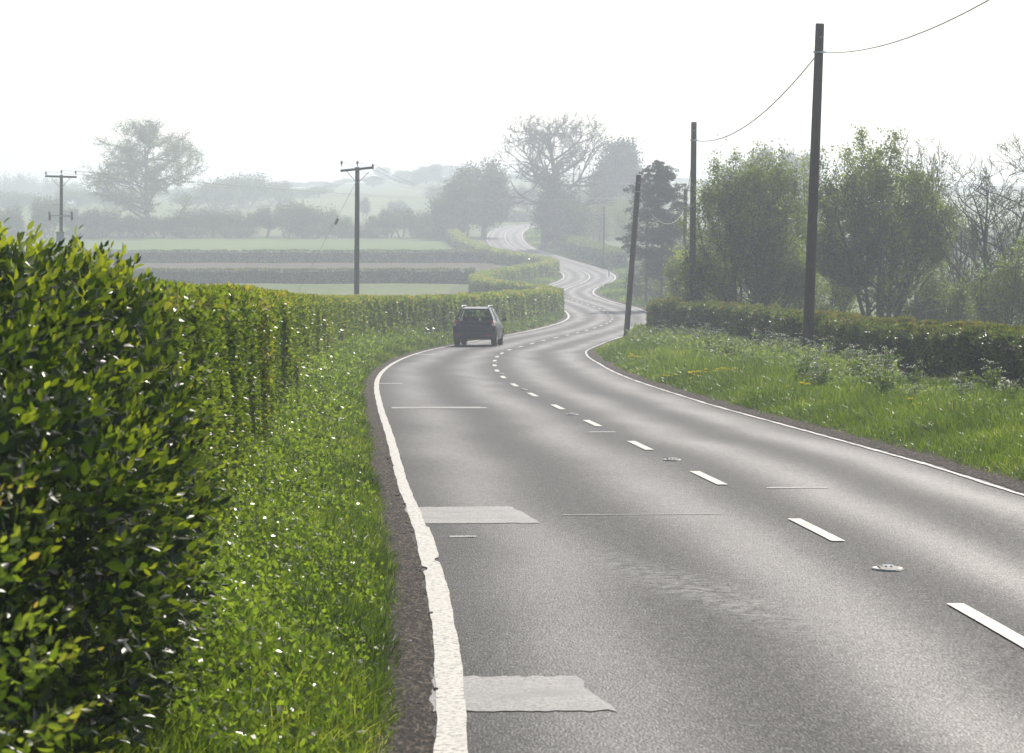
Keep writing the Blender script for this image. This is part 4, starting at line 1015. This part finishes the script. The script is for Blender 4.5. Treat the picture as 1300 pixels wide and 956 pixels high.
# small roadside posts at the far bend
for (px, Yd, h, lab) in ((773, 300, 1.2, 'thin white marker post at the outside of the far bend'), (657, 500, 1.3, 'small white post beside the hilltop road')):
    x = (px - 650) / F * Yd; z = gz_(x, Yd); root = empty('marker_post', (x, Yd, z), lab, 'post')
    bm = bmesh.new(); box(bm, -.07, .07, -.05, .05, -.1, h); bm_obj('shaft', bm, plain('post_white_' + str(px), (.6, .6, .58), .6), root, bevel=.01)
    bm = bmesh.new(); box(bm, -.055, .055, -.062, -.052, h - .3, h - .14); bm_obj('reflector', bm, plain('reflector_red_' + str(px), (.4, .03, .03), .3), root)

# ------------------------------------------------------------------ road studs
def stud():
    root = empty('road_stud', (0, 0, 0), 'white cat eye road stud set in the gap of the dashed centre line', 'road stud', 'cat eye studs along the centre line')
    bm = bmesh.new(); n = 20
    pts = []
    for k in range(n):
        a = k / n * 2 * PI; w = .105 * (1 + .08 * math.sin(3 * a)); l = .14 * (1 + .1 * math.cos(2 * a + 1)); pts.append((math.cos(a) * w, math.sin(a) * l))
    lo = [bm.verts.new((a, b, .001)) for a, b in pts]; hi = [bm.verts.new((a * .93, b * .93, .010)) for a, b in pts]
    bm.faces.new(hi)
    for k in range(n): bm.faces.new((lo[k], lo[(k + 1) % n], hi[(k + 1) % n], hi[k]))
    bm_obj('painted_base', bm, M['paint'], root)
    bm = bmesh.new(); hull(bm, [(sx * x, sy * y, z) for sx in (-1, 1) for sy in (-1, 1) for x, y, z in ((.06, .09, .011), (.06, .055, .018), (.045, .045, .020))])
    bm_obj('iron_housing', bm, plain('stud_iron', (.05, .045, .04), .6, .5), root)
    bm = bmesh.new(); hull(bm, [(sx * x, sy * y, z) for sx in (-1, 1) for sy in (-1, 1) for x, y, z in ((.04, .04, .019), (.034, .022, .028))])
    bm_obj('rubber_insert', bm, plain('stud_rubber', (.45, .45, .43), .7), root)
    for s in (-1, 1):
        bm = bmesh.new(); bmesh.ops.create_uvsphere(bm, u_segments=10, v_segments=6, radius=.009, matrix=Matrix.Translation((s * .018, -.034, .023)))
        bm_obj('glass_bead', bm, plain('bead_glass', (.75, .75, .75), .05, .3), root, smooth=True)
    return root
s0 = float(ARC(20.1)) - 2.99; sp = stud(); r6 = np.random.default_rng(3)
for k in range(0, 9):
    o = sp if k == 0 else copy_tree(sp)
    yy = float(YARC(s0 + 11.96 * k)); x, y = road_pt(yy, .0 + r6.uniform(-.03, .03))
    o.location = (float(x), float(y), float(E(y)) + .003); o.rotation_euler = (-.026, 0, -math.atan((float(XC(yy + 1)) - float(XC(yy - 1))) / 2) + r6.uniform(-.08, .08))
    o['label'] = ['white cat eye stud nearest the camera in the dashed centre line', 'white cat eye stud second from the camera in the centre line', 'third white cat eye stud from the camera in the centre line'][k] if k < 3 else 'far small cat eye stud in the dashed centre line'
# loose stones on the soil strip
g7 = 'loose stones on the left soil strip'
bm = bmesh.new(); bmesh.ops.create_icosphere(bm, subdivisions=2, radius=1)
r7 = np.random.default_rng(9)
for v in bm.verts: v.co *= 1 + .18 * math.sin(v.co.x * 4 + v.co.y * 3) + .1 * math.sin(v.co.z * 6)
so = bm_obj('stone', bm, plain('stone', (.17, .15, .13), .85), None)
props(so, 'small brown stone lying on the soil beside the left edge line', 'stone', g7)
for k in range(140):
    o = so if k == 0 else so.copy()
    if k: COL.objects.link(o)
    yy = r7.uniform(11.2, 30); off = -HW - r7.uniform(.06, .40); x, y = road_pt(yy, off); s = r7.uniform(.004, .015)
    o.location = (float(x), float(y), float(E(y)) + .012 + .06 * max(0, (-off - HW - .2))); o.scale = (s * 1.3, s, s * .7); o.rotation_euler = (0, 0, r7.uniform(0, 6))

# ------------------------------------------------------------------ the car
def car():
    Yc = 104.0; xc = (601.5 - 650) / F * Yc; slope = (float(E(Yc + 4)) - float(E(Yc))) / 4
    head = -math.radians(5.0)
    root = empty('car', (xc, Yc, float(E(Yc)) + .004), 'dark blue estate style car with roof rails driving away in the left lane', 'car', rz=head)
    root.rotation_euler = (math.atan(slope), 0, head)
    body = plain('car_paint_dark', (.008, .010, .022), .3, .0, .05, spec=.25, Coat_Weight=.12, Coat_Roughness=.06)
    blk = plain('car_plastic', (.02, .02, .022), .55); gl = NT('car_glass'); g = gl.n('ShaderNodeBsdfPrincipled')
    g.inputs['Base Color'].default_value = (.75, .82, .8, 1); g.inputs['Roughness'].default_value = .03; g.inputs['Transmission Weight'].default_value = 1.0; g.inputs['IOR'].default_value = 1.1
    glass = gl.done(g); red = plain('lamp_red', (.5, .015, .015), .2, Coat_Weight=1.0); white = plain('lamp_clear', (.6, .58, .55), .2); rub = plain('tyre_rubber', (.02, .02, .02), .85); alloy = plain('wheel_alloy', (.5, .5, .52), .35, .8)
    seatm = plain('seat_cloth', (.03, .03, .035), .9); platem = plain('plate_yellow', (.62, .48, .06), .5)
    # lower body: cross sections along y (0 = rear bumper)
    # (y, half width at sill, half width at belt, z sill, z mid, z belt)
    sec = [(0.00, .70, .66, .42, .62, .80), (.05, .80, .76, .36, .66, .98), (.16, .85, .81, .30, .68, 1.02), (.7, .865, .83, .26, .70, 1.01), (2.2, .87, .84, .24, .70, .97), (3.2, .865, .82, .25, .70, .94), (3.9, .82, .74, .28, .66, .84), (4.2, .70, .62, .34, .58, .70)]
    bm = bmesh.new(); rings = []
    for (y, a, b, z0, z1, z2) in sec:
        r = [(-a * .93, z0), (-a, z0 + .10), (-a - .015, z1), (-b, z2 - .05), (-b + .05, z2), (b - .05, z2), (b, z2 - .05), (a + .015, z1), (a, z0 + .10), (a * .93, z0)]
        rings.append([bm.verts.new((x, y, z)) for x, z in r])
    for r0, r1 in zip(rings, rings[1:]):
        for i in range(len(r0)): j = (i + 1) % len(r0); bm.faces.new((r0[i], r0[j], r1[j], r1[i]))
    bm.faces.new(rings[0][::-1]); bm.faces.new(rings[-1])
    o = bm_obj('body', bm, body, root, bevel=.03); 
    for p in o.data.polygons: p.use_smooth = True
    # wheel arch trims + wheels
    for wy in (.78, 3.35):
        for s in (-1, 1):
            w = mesh_obj('tyre', tube('tyre', [(s * .64, wy, .325), (s * .66, wy, .325), (s * .84, wy, .325), (s * .86, wy, .325)], np.array([.27, .325, .325, .27]), rub, 28), root); w.name = 'wheel'
            mesh_obj('rim', tube('rim', [(s * .855, wy, .325), (s * .868, wy, .325)], np.array([.21, .19]), alloy, 18), w)
            bm = bmesh.new(); n = 14
            ci, co = [], []
            for k in range(n + 1):
                a = PI * k / n
                for lst, R, xx in ((ci, .36, .885), (co, .42, .885)): lst.append((s * xx, wy + math.cos(a) * R, .325 + math.sin(a) * R))
            va = [bm.verts.new(p) for p in ci]; vb = [bm.verts.new(p) for p in co]; vc = [bm.verts.new((p[0] - s * .05, p[1], p[2])) for p in co]
            for k in range(n): bm.faces.new((va[k], va[k + 1], vb[k + 1], vb[k])); bm.faces.new((vb[k], vb[k + 1], vc[k + 1], vc[k]))
            bm_obj('wheel_arch', bm, blk, root)
    # roof
    bm = bmesh.new(); hull(bm, [(sx * x, y, z) for sx in (-1, 1) for x, y, z in ((.50, .42, 1.53), (.56, .42, 1.49), (.56, 2.5, 1.50), (.50, 2.5, 1.54), (.50, 1.4, 1.585), (.57, 1.4, 1.52), (.45, .34, 1.50))])
    bm_obj('roof', bm, body, root, bevel=.02)
    # pillars (belt -> roof)
    def pill(name, pts_b, pts_t, s, m=body):
        bm = bmesh.new(); hull(bm, [(s * x, y, z) for x, y, z in pts_b + pts_t]); bm_obj(name, bm, m, root, bevel=.008)
    for s in (-1, 1):
        pill('rear_pillar', [(.80, .14, .99), (.70, .10, .99), (.79, .50, .99), (.72, .50, .99)], [(.575, .38, 1.51), (.50, .34, 1.51), (.575, .62, 1.51), (.52, .62, 1.51)], s)
        pill('door_pillar', [(.81, 1.5, .96), (.77, 1.5, .96), (.81, 1.62, .96), (.77, 1.62, .96)], [(.575, 1.5, 1.52), (.54, 1.5, 1.52), (.575, 1.6, 1.52), (.54, 1.6, 1.52)], s, blk)
        pill('windscreen_pillar', [(.79, 3.05, .93), (.74, 3.05, .93), (.79, 3.17, .93), (.74, 3.17, .93)], [(.57, 2.42, 1.50), (.52, 2.42, 1.50), (.57, 2.54, 1.50), (.52, 2.54, 1.50)], s)
        pill('side_window', [(.793, .52, .98), (.787, .52, .98), (.797, 3.06, .94), (.79, 3.06, .94)], [(.566, .60, 1.505), (.56, .60, 1.505), (.566, 2.43, 1.50), (.56, 2.43, 1.50)], s, glass)
        # lamps at the rear corners
        bm = bmesh.new(); hull(bm, [(s * x, y, z) for x, y, z in ((.835, .02, .80), (.70, .0, .80), (.66, .04, 1.05), (.76, .06, 1.07), (.845, .30, .84), (.80, .30, 1.03))]); lamp = bm_obj('tail_lamp', bm, red, root, bevel=.01)
        bm = bmesh.new(); hull(bm, [(s * x, y, z) for x, y, z in ((.80, -.012, .84), (.72, -.012, .84), (.72, -.004, .91), (.80, -.004, .91), (.80, .02, .84), (.72, .02, .91))]); bm_obj('indicator', bm, white, lamp)
        bm = bmesh.new(); hull(bm, [(s * x, y, z) for x, y, z in ((.86, 2.72, .98), (1.06, 2.70, 1.0), (1.07, 2.72, 1.12), (.90, 2.72, 1.13), (.88, 2.86, .99), (1.02, 2.88, 1.02), (1.02, 2.86, 1.11), (.90, 2.86, 1.12))]); mir = bm_obj('door_mirror', bm, body, root, bevel=.02)
        bm = bmesh.new(); hull(bm, [(s * x, y, z) for x, y, z in ((.93, 2.692, 1.0), (1.045, 2.692, 1.01), (1.05, 2.695, 1.10), (.94, 2.695, 1.11), (.93, 2.70, 1.0), (1.05, 2.70, 1.1))]); bm_obj('mirror_glass', bm, glass, mir)
        mesh_obj('roof_rail', tube('roof_rail', [(s * .53, .42, 1.50), (s * .535, .50, 1.60), (s * .54, .62, 1.625), (s * .545, 2.1, 1.63), (s * .535, 2.3, 1.60), (s * .53, 2.38, 1.53)], .02, plain('rail_' + str(s), (.55, .55, .56), .3, .8), 8), root)
        # seats
        bm = bmesh.new(); box(bm, s * .38 - .22, s * .38 + .22, 1.75, 1.87, .6, 1.18); box(bm, s * .38 - .12, s * .38 + .12, 1.77, 1.86, 1.21, 1.39); box(bm, s * .38 - .03, s * .38 + .03, 1.80, 1.83, 1.17, 1.22)
        bm_obj('front_seat', bm, seatm, root, bevel=.04)
    for sx in (-.42, 0, .42):
        bm = bmesh.new(); box(bm, sx - .11, sx + .11, .92, 1.0, 1.02, 1.16); bm_obj('rear_headrest', bm, seatm, root, bevel=.03)
    # tailgate with window opening: frame pieces, glass, lower panel
    bm = bmesh.new(); hull(bm, [(sx * x, y, z) for sx in (-1, 1) for x, y, z in ((.66, .035, .58), (.645, .06, 1.02), (.66, .09, .58), (.645, .12, 1.02), (.65, .022, .8))]); tg = bm_obj('tailgate', bm, body, root, bevel=.015)
    bm = bmesh.new(); hull(bm, [(sx * x, y, z) for sx in (-1, 1) for x, y, z in ((.655, .085, 1.02), (.50, .34, 1.475), (.655, .093, 1.02), (.50, .348, 1.475))]); bm_obj('rear_window', bm, glass, tg)
    bm = bmesh.new(); hull(bm, [(sx * x, y, z) for sx in (-1, 1) for x, y, z in ((.51, .33, 1.47), (.50, .36, 1.53), (.49, .22, 1.50), (.49, .23, 1.515))]); bm_obj('rear_spoiler', bm, body, tg, bevel=.008)
    bm = bmesh.new(); box(bm, -.26, .26, .002, .020, .68, .79); bm_obj('number_plate', bm, platem, tg)
    bm = bmesh.new(); box(bm, -.32, .32, -.005, .018, .82, .86); bm_obj('handle_bar', bm, blk, tg, bevel=.006)
    mesh_obj('wiper', tube('wiper', [(0, .07, 1.05), (.05, .08, 1.08), (.38, .11, 1.13)], .010, blk, 6), tg)
    bm = bmesh.new(); hull(bm, [(sx * x, y, z) for sx in (-1, 1) for x, y, z in ((.80, -.05, .36), (.80, -.06, .56), (.86, .16, .36), (.86, .16, .58), (.74, -.07, .44), (.78, .10, .30))]); bp = bm_obj('rear_bumper', bm, blk, root, bevel=.02)
    for s in (-1, 1):
        bm = bmesh.new(); box(bm, s * .6 - .08, s * .6 + .08, -.075, -.05, .42, .47); bm_obj('reflector', bm, red, bp)
    bm = bmesh.new(); hull(bm, [(sx * x, y, z) for sx in (-1, 1) for x, y, z in ((.74, 3.12, .935), (.52, 2.50, 1.50), (.74, 3.126, .935), (.52, 2.506, 1.50))]); bm_obj('windscreen', bm, glass, root)
    mesh_obj('exhaust', tube('exhaust', [(-.45, -.03, .30), (-.45, .3, .30)], .03, blk, 10), root)
car()

# ------------------------------------------------------------------ haze
def haze():
    bm = bmesh.new(); box(bm, -1560, 1560, -62, 2290, -16, 52)
    t = NT('haze_air'); v = t.n('ShaderNodeVolumePrincipled')
    v.inputs['Color'].default_value = (.85, .92, 1.0, 1); v.inputs['Density'].default_value = HAZE; v.inputs['Anisotropy'].default_value = .35
    t.l(v.outputs[0], t.out.inputs[1])
    o = bm_obj('haze', bm, t.m, None); o['kind'] = 'stuff'; o['label'] = 'pale morning haze filling the air over the valley'
HAZE = .0012
haze()

# ------------------------------------------------------------------ light, camera
EL, AZ = math.radians(42), math.radians(20)
sun = bpy.data.lights.new('sun', 'SUN'); sun.energy = 4.2; sun.angle = math.radians(.6); sun.color = (1, .95, .87)
so_ = bpy.data.objects.new('sun', sun); COL.objects.link(so_)
d = Vector((math.sin(AZ) * math.cos(EL), math.cos(AZ) * math.cos(EL), math.sin(EL)))
so_.rotation_euler = d.to_track_quat('Z', 'Y').to_euler()
w = bpy.data.worlds.new('World'); SC.world = w; w.use_nodes = True; nt = w.node_tree
sky = nt.nodes.new('ShaderNodeTexSky'); sky.sky_type = 'NISHITA'; sky.sun_disc = False; sky.sun_elevation = EL; sky.sun_rotation = AZ; sky.dust_density = 3.0; sky.air_density = 1.0
bg = nt.nodes['Background']; nt.links.new(sky.outputs[0], bg.inputs[0]); bg.inputs[1].default_value = .13

cam = bpy.data.cameras.new('camera'); co = bpy.data.objects.new('camera', cam); COL.objects.link(co)
cam.sensor_width = 36; cam.lens = F / 1300 * 36; cam.clip_end = 6000; cam.clip_start = .3
co.location = (0, 0, 0); co.rotation_euler = (PI / 2, 0, 0)
cam.shift_y = -(478 - 300) / 1300
cam.dof.use_dof = True; cam.dof.focus_distance = 32; cam.dof.aperture_fstop = 13
SC.camera = co
SC.render.engine = 'CYCLES'
c = SC.cycles
c.use_denoising = True; c.max_bounces = 8; c.transparent_max_bounces = 8; c.volume_bounces = 1; c.transmission_bounces = 6; c.diffuse_bounces = 3; c.glossy_bounces = 3
c.caustics_reflective = False; c.caustics_refractive = False; c.sample_clamp_indirect = 6; c.sample_clamp_direct = 7
c.use_adaptive_sampling = True; c.adaptive_threshold = .02
vs = SC.view_settings; vs.view_transform = 'Standard'; vs.look = 'None'; vs.gamma = 1.0; vs.exposure = 0.28
